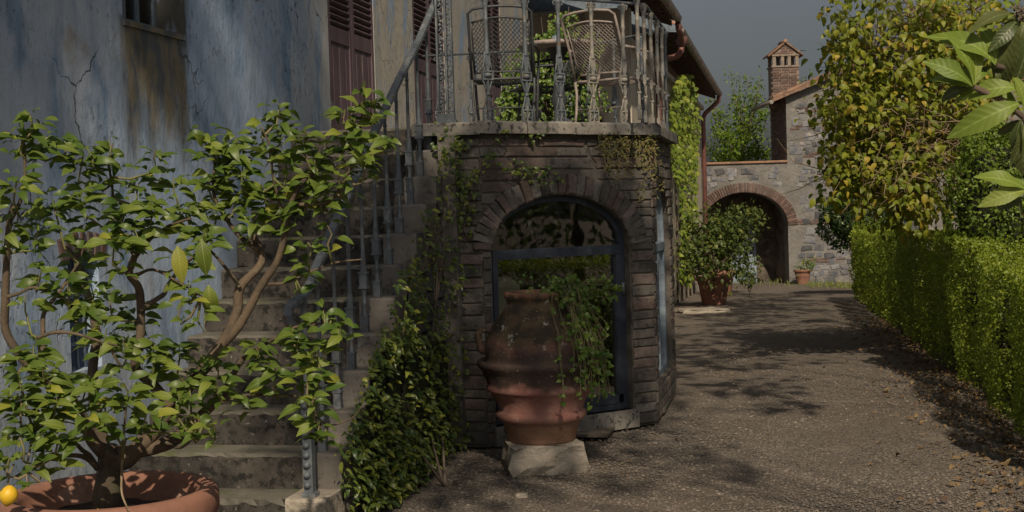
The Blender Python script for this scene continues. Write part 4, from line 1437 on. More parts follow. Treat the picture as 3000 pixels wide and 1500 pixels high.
# creeper on the wing
cre = thing('wall_creeper', 'bright green creeper climbing the pale wing wall to the eaves', 'creeper', (1.05, 20, -.4))
Ms = []
rows = ((225, 1985, 2020), (260, 1965, 2035), (320, 1958, 2042), (400, 1955, 2045), (480, 1965, 2040), (560, 1985, 2040), (640, 1995, 2040), (740, 1990, 2030), (830, 1985, 2020))
for _ in range(2300):
    py = 225 + (rows[-1][0] - 225) * random.random() ** 1.3
    lo = np.interp(py, [r[0] for r in rows], [r[1] for r in rows]); hi = np.interp(py, [r[0] for r in rows], [r[2] for r in rows])
    if py > 540 and random.random() < .55:
        continue
    p = planex(rnd(lo, hi), py, WX + rnd(.03, .38))
    if p[1] > 29 or p[1] < 14.3:
        continue
    Ms.append(frame_m(p, np.array([rnd(0, 1), rnd(-1, .3), rnd(-1.2, .2)]), np.array([1, -.5, rnd(0, .8)]), rnd(.09, .17)))
leaves(cre, 'broad', Ms, 'creeper', 150)
mb = MB()
for k in range(9):
    y = 16.5 + k * 1.1
    MB().tube([(WX + .02, y, gz(WX, y) - .05), (WX + .03, y + rnd(-.3, .3), 1.2), (WX + .03, y + rnd(-.6, .6), 2.4), (WX + .03, y + rnd(-.8, .8), 3.7)], [.03, .022, .015, .006], 5).build('stem', 'bark_dark', cre)

# ------------------------------------------------------------------ gatehouse with the arch and the brick chimney
G0 = at(2313, 750, 38.0).copy(); G0[2] = 0.0
GN = -FW
gate = thing('stone_gatehouse', 'rubble stone outbuilding with brick arched passage and small gabled chimney', 'building', (G0[0], G0[1], -.7), YAW)
GZ = -.8
gm = MB()
ga = G0 - RT * 3.4
g_x0, g_x1, g_zs, g_rise = 3.4 - 2.42, 3.4 - .02, .95, .95
arch_panel(gm, ga, RT, GN, 3.4, 2.70, .55, g_x0, g_x1, g_zs, g_rise, GZ, 24, GZ)
EZ, SLP, AP = 4.50, .39, 3.6
def GP(x, z, d=0.0):
    return G0 + RT * x + FW * d + up * z
gm.prism([GP(0, GZ), GP(7.2, GZ), GP(7.2, EZ), GP(AP, EZ + AP * SLP), GP(0, EZ)], FW * .5)
gm.prism([GP(7.0, GZ, .5), GP(7.2, GZ, .5), GP(7.2, EZ, .5), GP(7.0, EZ, .5)], FW * 1.8)
gm.build('rubble_wall', 'rubble_mortar', gate)
MB().prism([GP(.0, GZ, .5), GP(.25, GZ, .5), GP(.25, EZ, .5), GP(0, EZ, .5)], FW * 1.8).build('brick_flank', 'brick_mortar', gate)
for r in range(22):
    for c in range(7):
        z = 2.74 + r * .08
        if z > EZ - .05:
            continue
        d = .28 * c + (.14 if r % 2 else 0) + .1
        place(random.choice(BRK), 'brick', gate, GP(-.001, z + .035, d + .13), -FW, -RT, .26, .066, .012)
bm = MB()
bm.prism([GP(-3.4, GZ, 2.0), GP(.1, GZ, 2.0), GP(.1, 2.6, 2.0), GP(-3.4, 2.6, 2.0)], FW * .2)
bm.prism([GP(-.02, GZ, .55), GP(.1, GZ, .55), GP(.1, 2.6, .55), GP(-.02, 2.6, .55)], FW * 1.45)
bm.prism([GP(-3.4, 2.45, .55), GP(.1, 2.45, .55), GP(.1, 2.6, .55), GP(-3.4, 2.6, .55)], FW * 1.45)
bm.build('passage_wall', 'interior', gate)
MB().prism([GP(-3.45, 2.70, -.06), GP(.0, 2.70, -.06), GP(.0, 2.755, -.06), GP(-3.45, 2.755, -.06)], FW * .68).build('coping', 'tile', gate)
# passage door
dq = GP(-1.62, 0, 2.5)
dl, dr = at(2139, 800, 39.93), at(2217, 800, 39.93)
gd = MB().prism([np.array([*dl[:2], GZ]), np.array([*dr[:2], GZ]), np.array([*dr[:2], 1.22]), np.array([*dl[:2], 1.22])], FW * .05).build('passage_door', 'door_blue', gate)
MB().prism([np.array([*(dr[:2] - RT[:2] * .12 - FW[:2] * .02), .2]), np.array([*(dr[:2] - RT[:2] * .08 - FW[:2] * .02), .2]), np.array([*(dr[:2] - RT[:2] * .08 - FW[:2] * .02), .32]), np.array([*(dr[:2] - RT[:2] * .12 - FW[:2] * .02), .32])], -FW * .03).build('handle', 'iron', gd)
# brick arch ring
nvb = 56
for k in range(nvb):
    t = PI * (k + .5) / nvb
    hw = (g_x1 - g_x0) / 2
    ex, ez = hw + .13, g_rise + .13
    x = (g_x0 + g_x1) / 2 - ex * math.cos(t); z = g_zs + ez * math.sin(t)
    place(random.choice(BRK), 'arch_brick', gate, ga + RT * x + up * z, RT, GN, .058, .27, .03, math.atan2(ez * math.cos(t), ex * math.sin(t)))
# rubble stones
def rubble(x0, x1, zlo, zhi_fn, n, bad):
    """rough courses of uneven stones, some missing under the render"""
    z = zlo
    k = 0
    while z < 5.9 and k < n:
        h = rnd(.12, .25)
        x = x0 + rnd(-.1, .05)
        while x < x1 and k < n:
            w = h * rnd(.8, 2.1)
            xc, zc = x + w / 2, z + h / 2 + rnd(-.03, .03)
            hh = h * rnd(.62, 1.0)
            if xc - w / 2 > x0 - .02 and xc + w / 2 < x1 and zc + hh / 2 < min(zhi_fn(xc - w / 2), zhi_fn(xc + w / 2)) and not bad(xc, zc) and not bad(xc + w / 2, zc) and not bad(xc - w / 2, zc) and random.random() > .20:
                place(random.choice(RB), 'stone', gate, GP(xc, zc), RT, GN, w * rnd(.82, .97), hh, rnd(.008, .03), rnd(-.16, .16))
                k += 1
            x += w + rnd(.0, .05)
        z += h + rnd(0, .02)
def in_arch(x, z):
    a = 3.4 + x
    xc, hw = (g_x0 + g_x1) / 2, (g_x1 - g_x0) / 2
    if z < g_zs:
        return abs(a - xc) < hw + .06
    return ((a - xc) / (hw + .34)) ** 2 + ((z - g_zs) / (g_rise + .34)) ** 2 < 1
rubble(-2.6, .0, GZ + .1, lambda x: 2.66, 110, in_arch)
rubble(.02, 3.7, GZ + .05, lambda x: EZ + x * SLP - .2 if x < AP else 5.6, 290, in_arch)
# flat brick courses let into the rubble
for z, n_ in ((.98, 5), (2.85, 3), (3.62, 3), (-.1, 4), (4.1, 3)):
    for k in range(n_):
        for r in range(2):
            place(random.choice(BRK), 'brick', gate, GP(.16 + k * .27 + (.1 if r else 0) + (rnd(0, .5) if z not in (.98,) else 0), z + r * .075), RT, GN, .25, .06, .02)
# roof
rf = MB()
for (xa, za, xb, zb) in ((-.42, EZ - .42 * SLP + .02, AP, EZ + AP * SLP + .02), (AP, EZ + AP * SLP + .02, 7.6, EZ - .4 * SLP + .02)):
    rf.prism([GP(xa, za, -.28), GP(xb, zb, -.28), GP(xb, zb + .10, -.28), GP(xa, za + .10, -.28)], FW * 2.95)
groof = rf.build('roof', 'tile', gate)
tm = MB()
for i in range(6):
    a0, a1 = PI * i / 6, PI * (i + 1) / 6
    tm.prism([(0, .09 * math.cos(a0), .07 * math.sin(a0)), (0, .09 * math.cos(a1), .07 * math.sin(a1)), (0, .075 * math.cos(a1), .055 * math.sin(a1)), (0, .075 * math.cos(a0), .055 * math.sin(a0))], (.45, 0, 0))
tme2 = tm.mesh('roof_tile', 'tile')
for k in range(10):
    for r in range(3):
        q = GP(-.40 + k * .40, EZ - .40 * SLP + k * .40 * SLP + .125 + rnd(0, .012), -.2 + r * .22)
        M = Matrix.Translation(q) @ Matrix.Rotation(YAW, 4, 'Z') @ Matrix.Rotation(-math.atan(SLP) + .03, 4, 'Y')
        o = bpy.data.objects.new('roof_tile', tme2); COL.objects.link(o); o.parent = groof; attach(o, groof); o.matrix_basis = M
MB().tube([GP(-.46, EZ - .14, -.3), GP(-.46, EZ - .14, 2.6)], .06, 8).build('gutter', 'gutter', gate)
# chimney
CX, CYD, CW = .20, .9, .37
chz0, chz1 = 4.3, 5.42
ch = MB()
cpts = lambda w, d0, d1, z: [GP(CX - w, z, d0), GP(CX + w, z, d0), GP(CX + w, z, d1), GP(CX - w, z, d1)]
ch.prism(cpts(CW, CYD, CYD + .7, chz0), (0, 0, chz1 - chz0))
ch.prism(cpts(CW + .035, CYD - .035, CYD + .735, chz1), (0, 0, .045))
for x in (-CW, -.13, .06, CW - .09):
    ch.prism([GP(CX + x, chz1 + .045, CYD), GP(CX + x + .09, chz1 + .045, CYD), GP(CX + x + .09, chz1 + .045, CYD + .09), GP(CX + x, chz1 + .045, CYD + .09)], (0, 0, .27))
    ch.prism([GP(CX + x, chz1 + .045, CYD + .61), GP(CX + x + .09, chz1 + .045, CYD + .61), GP(CX + x + .09, chz1 + .045, CYD + .7), GP(CX + x, chz1 + .045, CYD + .7)], (0, 0, .27))
zt = chz1 + .315
ch.prism(cpts(CW + .02, CYD - .02, CYD + .72, zt), (0, 0, .05))
ch.prism([GP(CX - CW - .02, zt + .05, CYD), GP(CX + CW + .02, zt + .05, CYD), GP(CX, zt + .37, CYD)], FW * .7)
chim = ch.build('chimney', 'brick_mortar', gate)
for s in (-1, 1):
    MB().prism([GP(CX, zt + .36, CYD - .07), GP(CX + s * (CW + .13), zt - .02, CYD - .07), GP(CX + s * (CW + .13), zt + .035, CYD - .07), GP(CX, zt + .43, CYD - .07)], FW * .84).build('cap_tile', 'tile', chim)
MB().tube([GP(CX, zt + .42, CYD - .1), GP(CX, zt + .42, CYD + .8)], .055, 8).build('ridge_tile', 'tile', chim)
for r in range(13):
    for c in range(3):
        x = -CW + .125 + c * .25 + (-.06 if r % 2 else 0.0)
        o = place(random.choice(BRK), 'brick', gate, GP(CX + x, chz0 + .14 + r * .076, CYD), RT, GN, .235, .064, .014)
for c in range(4):
    for r in range(4):
        hw = (CW) * (1 - (r + .5) / 4.6)
        if c * .22 - .3 > -hw - .02 and c * .22 - .3 < hw:
            place(random.choice(BRK), 'brick', gate, GP(CX - .33 + c * .22 + (.08 if r % 2 else 0), zt + .085 + r * .07, CYD), RT, GN, .2, .058, .012)

# ------------------------------------------------------------------ foreground lemon tree in its pot
LY = 4.6
LP = at(325, 1432, LY)
PR, PH = .357, float(LP[2])
pot = thing('terracotta_pot', 'large terracotta pot holding the lemon tree at the foot of the stairs', 'pot', (LP[0], LP[1], 0))
loc_mb(lambda m: m.lathe([(.0, .0), (.235, .0), (.245, .03), (.30, PH - .16), (.318, PH - .115), (.345, PH - .105), (PR, PH - .085), (PR, PH - .03), (PR - .012, PH - .006), (PR - .03, PH), (PR - .05, PH - .006), (PR - .06, PH - .03), (PR - .068, PH - .12), (.1, PH - .13)], 72, wob=.004), 'pot_body', 'terracotta', pot)
def soil(mb, r, z, c=(0, 0)):
    n, k = 40, 7
    vs = [(c[0], c[1], z + .03)]
    fs = []
    for i in range(1, k + 1):
        for j in range(n):
            a = 2 * PI * j / n
            vs.append((c[0] + r * i / k * math.cos(a), c[1] + r * i / k * math.sin(a), z + .03 * (1 - (i / k) ** 2) + rnd(-.008, .008)))
    for j in range(n):
        fs.append((0, 1 + j, 1 + (j + 1) % n))
    for i in range(k - 1):
        for j in range(n):
            fs.append((1 + i * n + j, 1 + (i + 1) * n + j, 1 + (i + 1) * n + (j + 1) % n, 1 + i * n + (j + 1) % n))
    mb.add(vs, fs, True)
loc_mb(lambda m: soil(m, PR - .062, PH - .10), 'soil', 'soil', pot)

tree = thing('lemon_tree', 'lemon tree with gnarled branches and yellow green leaves in the terracotta pot', 'tree', (LP[0] - .02, LP[1], PH - .1))
def B(pts, r0, r1, dY=0.0, Y=LY, bend=0.0):
    """branch through photo points at about depth Y (dY: how far it leans back by its end)"""
    n = len(pts)
    out = []
    for i, (px, py) in enumerate(pts):
        t = i / max(1, n - 1)
        out.append(at(px, py, Y + dY * t + rnd(-.01, .01)))
    # smooth
    P = np.array(out)
    Q = []
    for i in range(n - 1):
        p0, p1, p2, p3 = P[max(i - 1, 0)], P[i], P[i + 1], P[min(i + 2, n - 1)]
        for s in np.linspace(0, 1, 5)[:-1]:
            Q.append(.5 * (2 * p1 + (p2 - p0) * s + (2 * p0 - 5 * p1 + 4 * p2 - p3) * s ** 2 + (3 * p1 - p0 - 3 * p2 + p3) * s ** 3))
    Q.append(P[-1])
    R = [r0 + (r1 - r0) * i / (len(Q) - 1) for i in range(len(Q))]
    R = [r * .86 * rnd(.93, 1.08) for r in R]
    return Q, R
BR = []
def branch(pts, r0, r1, dY=0.0, Y=LY, name='branch', mat='bark'):
    Q, R = B(pts, r0, r1, dY, Y)
    MB().tube(Q, R, 9).build(name, mat, tree)
    BR.extend(Q)
    return Q
branch([(312, 1500), (314, 1455), (318, 1400), (322, 1350), (338, 1318)], .056, .043, 0, name='trunk')
branch([(325, 1360), (369, 1349), (420, 1295), (466, 1252), (497, 1202), (559, 1124), (621, 1050), (660, 990), (695, 911), (703, 842), (761, 779), (763, 733), (740, 690)], .036, .012, .12)
branch([(640, 1020), (695, 962), (738, 888), (769, 830), (811, 768), (835, 682), (850, 605), (880, 540), (930, 500)], .020, .008, -.1, LY + .08)
branch([(340, 1330), (388, 1322), (466, 1307), (516, 1283), (575, 1233), (613, 1194), (660, 1148), (679, 1105), (722, 1039), (780, 1010)], .034, .008, .15)
branch([(318, 1345), (307, 1310), (291, 1248), (276, 1165), (272, 1078), (283, 980), (262, 880), (238, 800), (225, 760), (240, 700)], .028, .011, .2)
branch([(225, 770), (205, 735), (185, 722)], .012, .006, 0, LY + .2)
branch([(500, 1190), (477, 1159), (430, 1112), (402, 1085), (396, 1050), (411, 985), (413, 920), (411, 870), (404, 838), (380, 803), (388, 770), (398, 742)], .022, .013, -.1)
branch([(412, 908), (450, 882), (481, 861), (490, 838), (528, 787), (580, 740), (620, 690)], .011, .005, .1, LY - .08)
branch([(490, 845), (484, 838)], .009, .006, 0, LY - .02)
branch([(396, 752), (440, 700), (500, 660), (560, 640)], .010, .004, -.1, LY - .1)
branch([(396, 752), (360, 690), (330, 640), (330, 560), (320, 480), (330, 420)], .009, .003, .1, LY - .08)
branch([(315, 1340), (270, 1290), (248, 1240), (195, 1150), (110, 1095), (55, 1035), (16, 965), (16, 880), (19, 772), (27, 655), (40, 600)], .026, .010, -.25)
branch([(27, 655), (70, 560), (72, 470), (68, 380), (68, 345)], .008, .003, .05, LY - .25)
branch([(110, 1095), (127, 1010), (126, 960), (130, 915), (170, 861), (200, 818), (230, 770)], .012, .005, .05, LY - .12)
branch([(20, 870), (60, 858), (95, 842), (150, 860), (200, 880)], .007, .004, .05, LY - .25)
branch([(110, 990), (165, 973), (230, 980), (300, 1002), (345, 1012)], .008, .003, -.05, LY - .3)
branch([(404, 805), (450, 790), (520, 825), (590, 868)], .007, .003, -.1, LY - .12)
branch([(285, 1372), (250, 1340), (190, 1335), (120, 1355), (40, 1400)], .012, .005, -.2, LY - .05)
branch([(285, 1372), (262, 1335), (240, 1318), (215, 1290)], .013, .006, -.1, LY - .05)
branch([(760, 735), (700, 690), (650, 620), (625, 560), (630, 470), (615, 420)], .011, .004, -.05, LY + .1)
branch([(703, 842), (650, 770), (600, 720), (560, 690)], .008, .004, .1, LY + .05)
branch([(835, 690), (820, 600), (800, 520), (790, 430), (765, 370)], .008, .003, -.1, LY + .05)
branch([(850, 605), (900, 560), (940, 480), (960, 430)], .008, .004, -.05, LY + .05)
branch([(860, 600), (960, 590), (1010, 530), (1045, 440), (1058, 360), (1062, 300)], .009, .003, -.1, LY)
branch([(769, 830), (830, 830), (900, 800), (980, 770), (1060, 760)], .007, .003, .05, LY + .05)
branch([(722, 1039), (790, 1000), (860, 960), (930, 950), (980, 935)], .008, .003, -.1, LY + .1)
branch([(613, 1194), (700, 1160), (800, 1158), (880, 1165), (905, 1195), (920, 1250)], .008, .003, -.15, LY + .1)
branch([(905, 1195), (960, 1245), (1030, 1225), (1060, 1190)], .004, .002, -.1, LY - .05)
branch([(470, 1285), (520, 1312), (560, 1290), (600, 1240)], .008, .003, -.2, LY)
branch([(368, 1285), (360, 1330), (356, 1400), (358, 1450), (378, 1498)], .006, .003, -.35, LY - .05, 'dead_twig', 'twig_pale')
branch([(100, 1265), (85, 1330), (78, 1380), (80, 1418)], .005, .002, -.1, LY - .3, 'dead_twig', 'twig_pale')
BRN = np.array(BR)

clusters = [  # px, py, rx, ry, leaves, depth offset
    (95, 360, 45, 40, 7, -.25), (60, 425, 60, 40, 7, -.25), (120, 430, 50, 40, 8, -.2), (190, 430, 40, 35, 5, -.1), (230, 500, 70, 50, 12, -.1), (320, 440, 18, 40, 3, -.1),
    (270, 460, 60, 40, 9, -.15), (40, 560, 60, 50, 9, -.3), (20, 680, 40, 60, 7, -.3), (100, 700, 70, 60, 9, -.2), (170, 620, 70, 50, 12, -.1), (250, 600, 70, 50, 14, -.15),
    (460, 470, 45, 50, 5, .05), (400, 560, 60, 50, 9, .1), (350, 640, 70, 60, 14, -.2), (440, 630, 70, 50, 16, -.2), (330, 740, 60, 60, 9, -.25), (390, 700, 40, 40, 7, -.25),
    (520, 560, 60, 50, 10, .1), (560, 640, 70, 50, 14, 0), (610, 420, 50, 40, 8, .05), (640, 470, 50, 50, 10, .05), (620, 550, 60, 50, 12, .05), (690, 440, 50, 50, 11, 0),
    (710, 520, 60, 60, 13, 0), (680, 600, 70, 50, 13, .05), (770, 420, 45, 60, 8, .05), (810, 340, 35, 50, 8, 0), (820, 400, 40, 40, 8, 0), (840, 480, 60, 50, 13, 0), (780, 580, 70, 50, 14, .05),
    (890, 420, 50, 40, 8, -.05), (930, 470, 50, 50, 9, -.05), (900, 560, 70, 60, 14, 0), (850, 640, 60, 50, 9, .05), (960, 590, 50, 50, 8, 0), (740, 660, 60, 50, 9, .05),
    (1065, 270, 18, 50, 3, -.1), (1010, 350, 50, 40, 6, -.1), (1090, 330, 60, 30, 6, -.1), (1060, 410, 60, 50, 10, -.1), (1120, 430, 50, 35, 6, -.12), (1000, 440, 50, 40, 8, -.08), (1060, 500, 50, 60, 7, -.1), (1000, 540, 45, 40, 5, -.05),
    (560, 860, 60, 50, 6, -.2), (600, 940, 30, 60, 2, -.22), (530, 920, 30, 50, 2, -.22), (600, 730, 70, 70, 7, -.05), (520, 760, 40, 40, 3, -.1), (230, 780, 60, 50, 8, .1), (200, 860, 60, 60, 11, -.2), (270, 870, 50, 50, 9, -.15), (110, 820, 60, 40, 5, -.2), (80, 900, 50, 50, 4, -.25),
    (240, 930, 60, 40, 9, -.2), (330, 900, 50, 60, 7, 0), (300, 1000, 60, 50, 8, -.25), (400, 960, 60, 60, 9, .05), (360, 1040, 50, 60, 9, -.25), (100, 1040, 60, 40, 9, -.3),
    (60, 1100, 70, 50, 14, -.35), (140, 1120, 60, 50, 13, -.35), (60, 1190, 70, 50, 14, -.38), (150, 1210, 70, 60, 15, -.38), (240, 1150, 60, 50, 12, -.3), (250, 1250, 60, 50, 9, -.4), (310, 1200, 50, 50, 9, -.3), (70, 1290, 60, 40, 7, -.4), (160, 1310, 60, 50, 8, -.38), (20, 1370, 30, 40, 4, -.4), (130, 1350, 40, 40, 4, -.35),
    (370, 1160, 60, 50, 10, -.3), (450, 1050, 50, 60, 10, -.1), (520, 1060, 60, 60, 13, 0), (560, 1150, 70, 50, 13, -.1), (420, 1240, 60, 50, 7, -.3), (640, 1080, 60, 40, 9, 0), (650, 1150, 60, 40, 9, -.05), (520, 1190, 50, 50, 7, -.15), (630, 1270, 30, 30, 3, -.3), (570, 1280, 30, 25, 3, -.25),
    (760, 1040, 60, 50, 9, 0), (800, 1110, 60, 40, 7, -.05), (710, 1180, 40, 30, 5, -.05), (880, 1020, 60, 60, 10, -.05), (950, 940, 50, 40, 7, -.05), (1000, 980, 40, 30, 4, -.08), (940, 1060, 50, 50, 8, -.08), (900, 1120, 50, 50, 8, -.1), (920, 1200, 40, 40, 5, -.15), (930, 1270, 40, 30, 6, -.15), (860, 1000, 30, 50, 4, 0), (900, 740, 50, 40, 5, .05), (880, 820, 40, 40, 3, .05), (960, 690, 40, 40, 3, 0),
]
Ms = []
tw = MB()
for (cx, cy, rx, ry, n, dy) in clusters:
    Y = LY + dy
    c = at(cx, cy + ry * .6, Y)
    j = np.argmin(np.linalg.norm(BRN - c, axis=1) + .25 * np.maximum(0, BRN[:, 2] - c[2]))
    src = BRN[j]
    tip = at(cx + rnd(-.3, .3) * rx, cy - ry * .75, Y + rnd(-.05, .05))
    mid = (src + c) / 2 + np.array([0, 0, -.02]) + rng.normal(size=3) * .012
    MB().tube([src, mid, c, (c + tip) / 2 + rng.normal(size=3) * .008, tip], [.005, .0042, .0036, .003, .002], 5, False).build('twig', 'twig', tree)
    m = max(1, int(n * 2.6))
    for k in range(m):
        t = (k + rnd(.1, .9)) / m
        base = c + (tip - c) * t if t > .3 else mid + (c - mid) * (t / .3)
        base = base + rng.normal(size=3) * .012
        side = RT * math.cos(k * 2.4 + cx) * (rx / 40) + FW * math.sin(k * 2.4 + cx) * .9
        d = side + np.array([0, 0, rnd(-.35, .55)])
        nrm = np.array([0, 0, 1.0]) - FW * rnd(.2, 1.5) + rdir() * .45
        Ms.append(frame_m(base + d / np.linalg.norm(d) * rnd(.004, .02), d, nrm, rnd(.035, .055) if random.random() < .4 else rnd(.055, .085)))
for cx, cy in ((520, 800 - 10), (610, 905), (590, 770)):   # a few old hanging leaves
    Ms.append(frame_m(at(cx, cy - 70, LY - .2), np.array([.1, 0, -1]), -FW + RT * .2, .125))
leaves(tree, 'lemon', Ms, 'lemon_leaf', 300, rest_mat='lemon_leaf_rest')
# lemons
lem = MB().lathe([(0, -.036), (.006, -.033), (.012, -.028), (.022, -.018), (.028, -.004), (.028, .008), (.021, .022), (.010, .030), (.005, .032), (0, .033)], 20)
lme = lem.mesh('lemon', 'lemon')
q = at(25, 1452, LY - .42)
inst('lemon', lme, Matrix.Translation(q) @ Matrix.Rotation(.25, 4, 'Y'), tree)
MB().tube([at(23, 1425, LY - .42), at(26, 1390, LY - .40), at(40, 1360, LY - .38)], .003, 5).build('twig', 'twig', tree)
fl = MB().lathe([(0, -.033), (.02, -.02), (.028, -.004), (.028, .008), (.02, .022), (0, .033)], 18, (LP[0] + .06, LP[1] - .2, PH - .055)).build('fallen_lemon', 'lemon')
tag(fl, 'yellow lemon lying on the soil inside the terracotta pot', 'lemon')

# ------------------------------------------------------------------ great jar on its stone block
UP = at(1590, 1340, 8.45); UX, UY = UP[0], UP[1]
bl = MB()
def rough_block(mb, c, sx, sy, h, rz, seg=5, j=.018):
    vs, fs = [], []
    n = seg
    ring = []
    for s in range(4):
        for i in range(n):
            t = i / n
            p = {0: (-1 + 2 * t, -1), 1: (1, -1 + 2 * t), 2: (1 - 2 * t, 1), 3: (-1, 1 - 2 * t)}[s]
            ring.append(p)
    m = len(ring)
    levels = [(0, 1.0), (h * .35, 1.02), (h * .75, 1.0), (h * .95, .97), (h, .93)]
    ca, sa = math.cos(rz), math.sin(rz)
    for z, k in levels:
        for p in ring:
            x, y = p[0] * sx * k + rnd(-j, j), p[1] * sy * k + rnd(-j, j)
            vs.append((c[0] + x * ca - y * sa, c[1] + x * sa + y * ca, c[2] + z + (rnd(-j, j) * .5 if 0 < z < h else 0)))
    for l in range(len(levels) - 1):
        for i in range(m):
            fs.append((l * m + i, l * m + (i + 1) % m, (l + 1) * m + (i + 1) % m, (l + 1) * m + i))
    fs.append(tuple((len(levels) - 1) * m + i for i in range(m)))
    mb.add(vs, fs)
rough_block(bl, (UX, UY, -.02), .23, .21, .185, .35)
tag(bl.build('stone_block', 'rock'), 'rough hewn stone block on the gravel under the great jar', 'stone block')
urn = thing('terracotta_jar', 'great lichen covered terracotta jar with banded red lower half beside the glass door', 'jar', (UX, UY, .165))
prof = [(0, 0), (.195, 0), (.205, .01), (.243, .125), (.262, .135), (.282, .155), (.282, .18), (.268, .195), (.26, .20), (.285, .27), (.322, .315), (.342, .33), (.336, .348), (.334, .37), (.362, .445), (.384, .468), (.394, .488), (.391, .506), (.374, .514), (.338, .496), (.338, .53), (.342, .57), (.336, .62), (.318, .67), (.290, .725), (.254, .775), (.226, .81), (.212, .83), (.198, .85), (.196, .87), (.203, .885), (.210, .893), (.212, .917), (.203, .928), (.185, .925), (.178, .90), (.17, .86), (.05, .85)]
loc_mb(lambda m: m.lathe(prof, 64, wob=.006), 'jar_body', 'jar', urn)
loc_mb(lambda m: soil(m, .175, .88), 'soil', 'soil', urn)
for s in (-1, 1):
    an = math.radians(-10 if s > 0 else 192) + YAW
    e = np.array([math.cos(an), math.sin(an), 0])
    loc_mb(lambda m: m.tube([e * .325 + up * .70, e * .37 + up * .705, e * .385 + up * .66, e * .37 + up * .58, e * .345 + up * .56], [.016, .022, .024, .02, .014], 8), 'lug_handle', 'jar', urn)
jv = thing('trailing_ivy', 'trailing pale green ivy spilling over the great jar', 'ivy', (UX, UY, 1.05))
Ms = []
st = MB()
for k in range(34):
    a = rnd(-2.2, .7) if k > 8 else rnd(-4, 2)
    rr = rnd(.24, .33)
    e = np.array([math.cos(a), math.sin(a), 0]) * rnd(.05, .15)
    p0 = np.array([UX, UY, 1.045]) + e
    dirx = RT * rnd(.15, 1.0) - FW * rnd(.0, .75)
    pts = [p0]
    L_ = rnd(.15, .62)
    z = 1.05
    top = rnd(.03, .14)
    for i in range(1, 8):
        t = i / 7
        rad = .12 + .27 * min(1, t * 1.4) + .03 * math.sin(9 * t + k)
        h = 1.05 + top * math.sin(PI * min(1, t * 1.5)) - (L_ * max(0, t - .3) / .7) * 1.0
        dn = dirx / np.linalg.norm(dirx)
        if h < 1.0:
            rad = max(rad, float(np.interp(h - .165, [.45, .5, .6, .72, .81, .9], [.40, .39, .37, .325, .26, .25])) + .02)
        pts.append(np.array([UX, UY, 0]) + dn * rad + np.array([rnd(-.015, .015), rnd(-.015, .015), h]))
    MB().tube(pts, .0025, 4, False).build('stem', 'twig', jv)
    for i in range(1, 8):
        for _ in range(2 if random.random() < .75 else 1):
            q = pts[i] + rng.normal(size=3) * .012
            Ms.append(frame_m(q, np.array([rnd(-1, 1), rnd(-1, .2), rnd(-1, .3)]), -FW + np.array([0, 0, rnd(0, 1)]) + rdir() * .4, rnd(.026, .05)))
for k in range(40):
    p0 = np.array([UX, UY, 1.05])
    tip = at(rnd(1540, 1800), rnd(815, 885), 8.45 + rnd(-.15, .2))
    MB().tube([p0 + (tip - p0) * .3, p0 + (tip - p0) * .7 + up * .03, tip], .0022, 4, False).build('stem', 'twig', jv)
    for _ in range(4):
        Ms.append(frame_m(tip + rng.normal(size=3) * .025, rdir(), -FW + up * rnd(0, 1) + rdir() * .4, rnd(.026, .048)))
leaves(jv, 'broad', Ms, 'ivy', 200)

# ------------------------------------------------------------------ climbing jasmine between stairs and bay
jas = thing('climbing_jasmine', 'dense climbing jasmine with yellow green tips between the stairs and the bay', 'shrub', at(1170, 1440, 8.2))
rows = [(1465, 1080, 1270, 7.72), (1400, 1010, 1345, 7.75), (1300, 1000, 1350, 7.8), (1200, 1035, 1345, 7.95), (1100, 1060, 1345, 8.05), (1000, 1085, 1335, 8.15), (900, 1085, 1340, 8.25), (800, 1130, 1335, 8.4), (700, 1205, 1340, 8.55), (600, 1235, 1350, 8.75), (500, 1275, 1345, 8.9), (425, 1275, 1345, 9.0)]
rp = [r[0] for r in rows][::-1]
def row_at(py):
    return tuple(float(np.interp(py, rp, [r[k] for r in rows][::-1])) for k in (1, 2, 3))
Ms = []
def jas_depth(px, py):
    """depth of the stair flank or bay front seen at this spot"""
    d = []
    q = planex(px, py, 1.23)
    if q[2] < S_Z0 + S_R * (q[1] - S_Y0) / S_T + .15 and q[1] > -1.5:
        d.append(depth(q))
    d.append(depth(planey(px, py, 1.10)))
    return min(d)
for c in range(430):
    py = 1465 - 1040 * random.random() ** 1.8
    if (py < 830 and random.random() < .62) or (py < 1000 and random.random() < .25):
        continue
    lo, hi, Y = row_at(py)
    t = random.random()
    bulge_ = math.sin(PI * min(max(t, .04), .96)) * (.34 if py > 800 else .16)
    for _ in range(random.randint(6, 12)):
        px = lo + (hi - lo) * t + rng.normal() * 22
        pz = py + rng.normal() * 22
        p = at(px, pz, jas_depth(px, pz) - .02 - bulge_ + abs(rng.normal()) * .07)
        if p[2] < .02 or p[0] < 1.21:
            continue
        d = -FW * rnd(.1, 1) + RT * rnd(-.2, 1) + up * rnd(-.5, .6)
        Ms.append(frame_m(p, d, up + -FW * rnd(.2, 1) + rdir() * .4, rnd(.03, .066)))
leaves(jas, 'lemon', Ms, 'jasmine', 300)
mb = MB()
for k in range(9):
    lo, hi, Y = row_at(1440)
    x = rnd(1180, 1310)
    pts = [ground(x, 1420) * np.array([1, 1, 0]) - up * .02]
    for py in (1250, 1000, 800, 620):
        lo, hi, Y = row_at(py)
        xx = lo + (hi - lo) * rnd(.3, .9)
        pts.append(at(xx, py, jas_depth(xx, py) - .04))
    MB().tube(pts, [.009, .008, .007, .005, .003], 5).build('stem', 'bark_dark', jas)
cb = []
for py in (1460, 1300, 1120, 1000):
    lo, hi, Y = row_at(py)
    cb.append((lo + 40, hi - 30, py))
mb = MB()
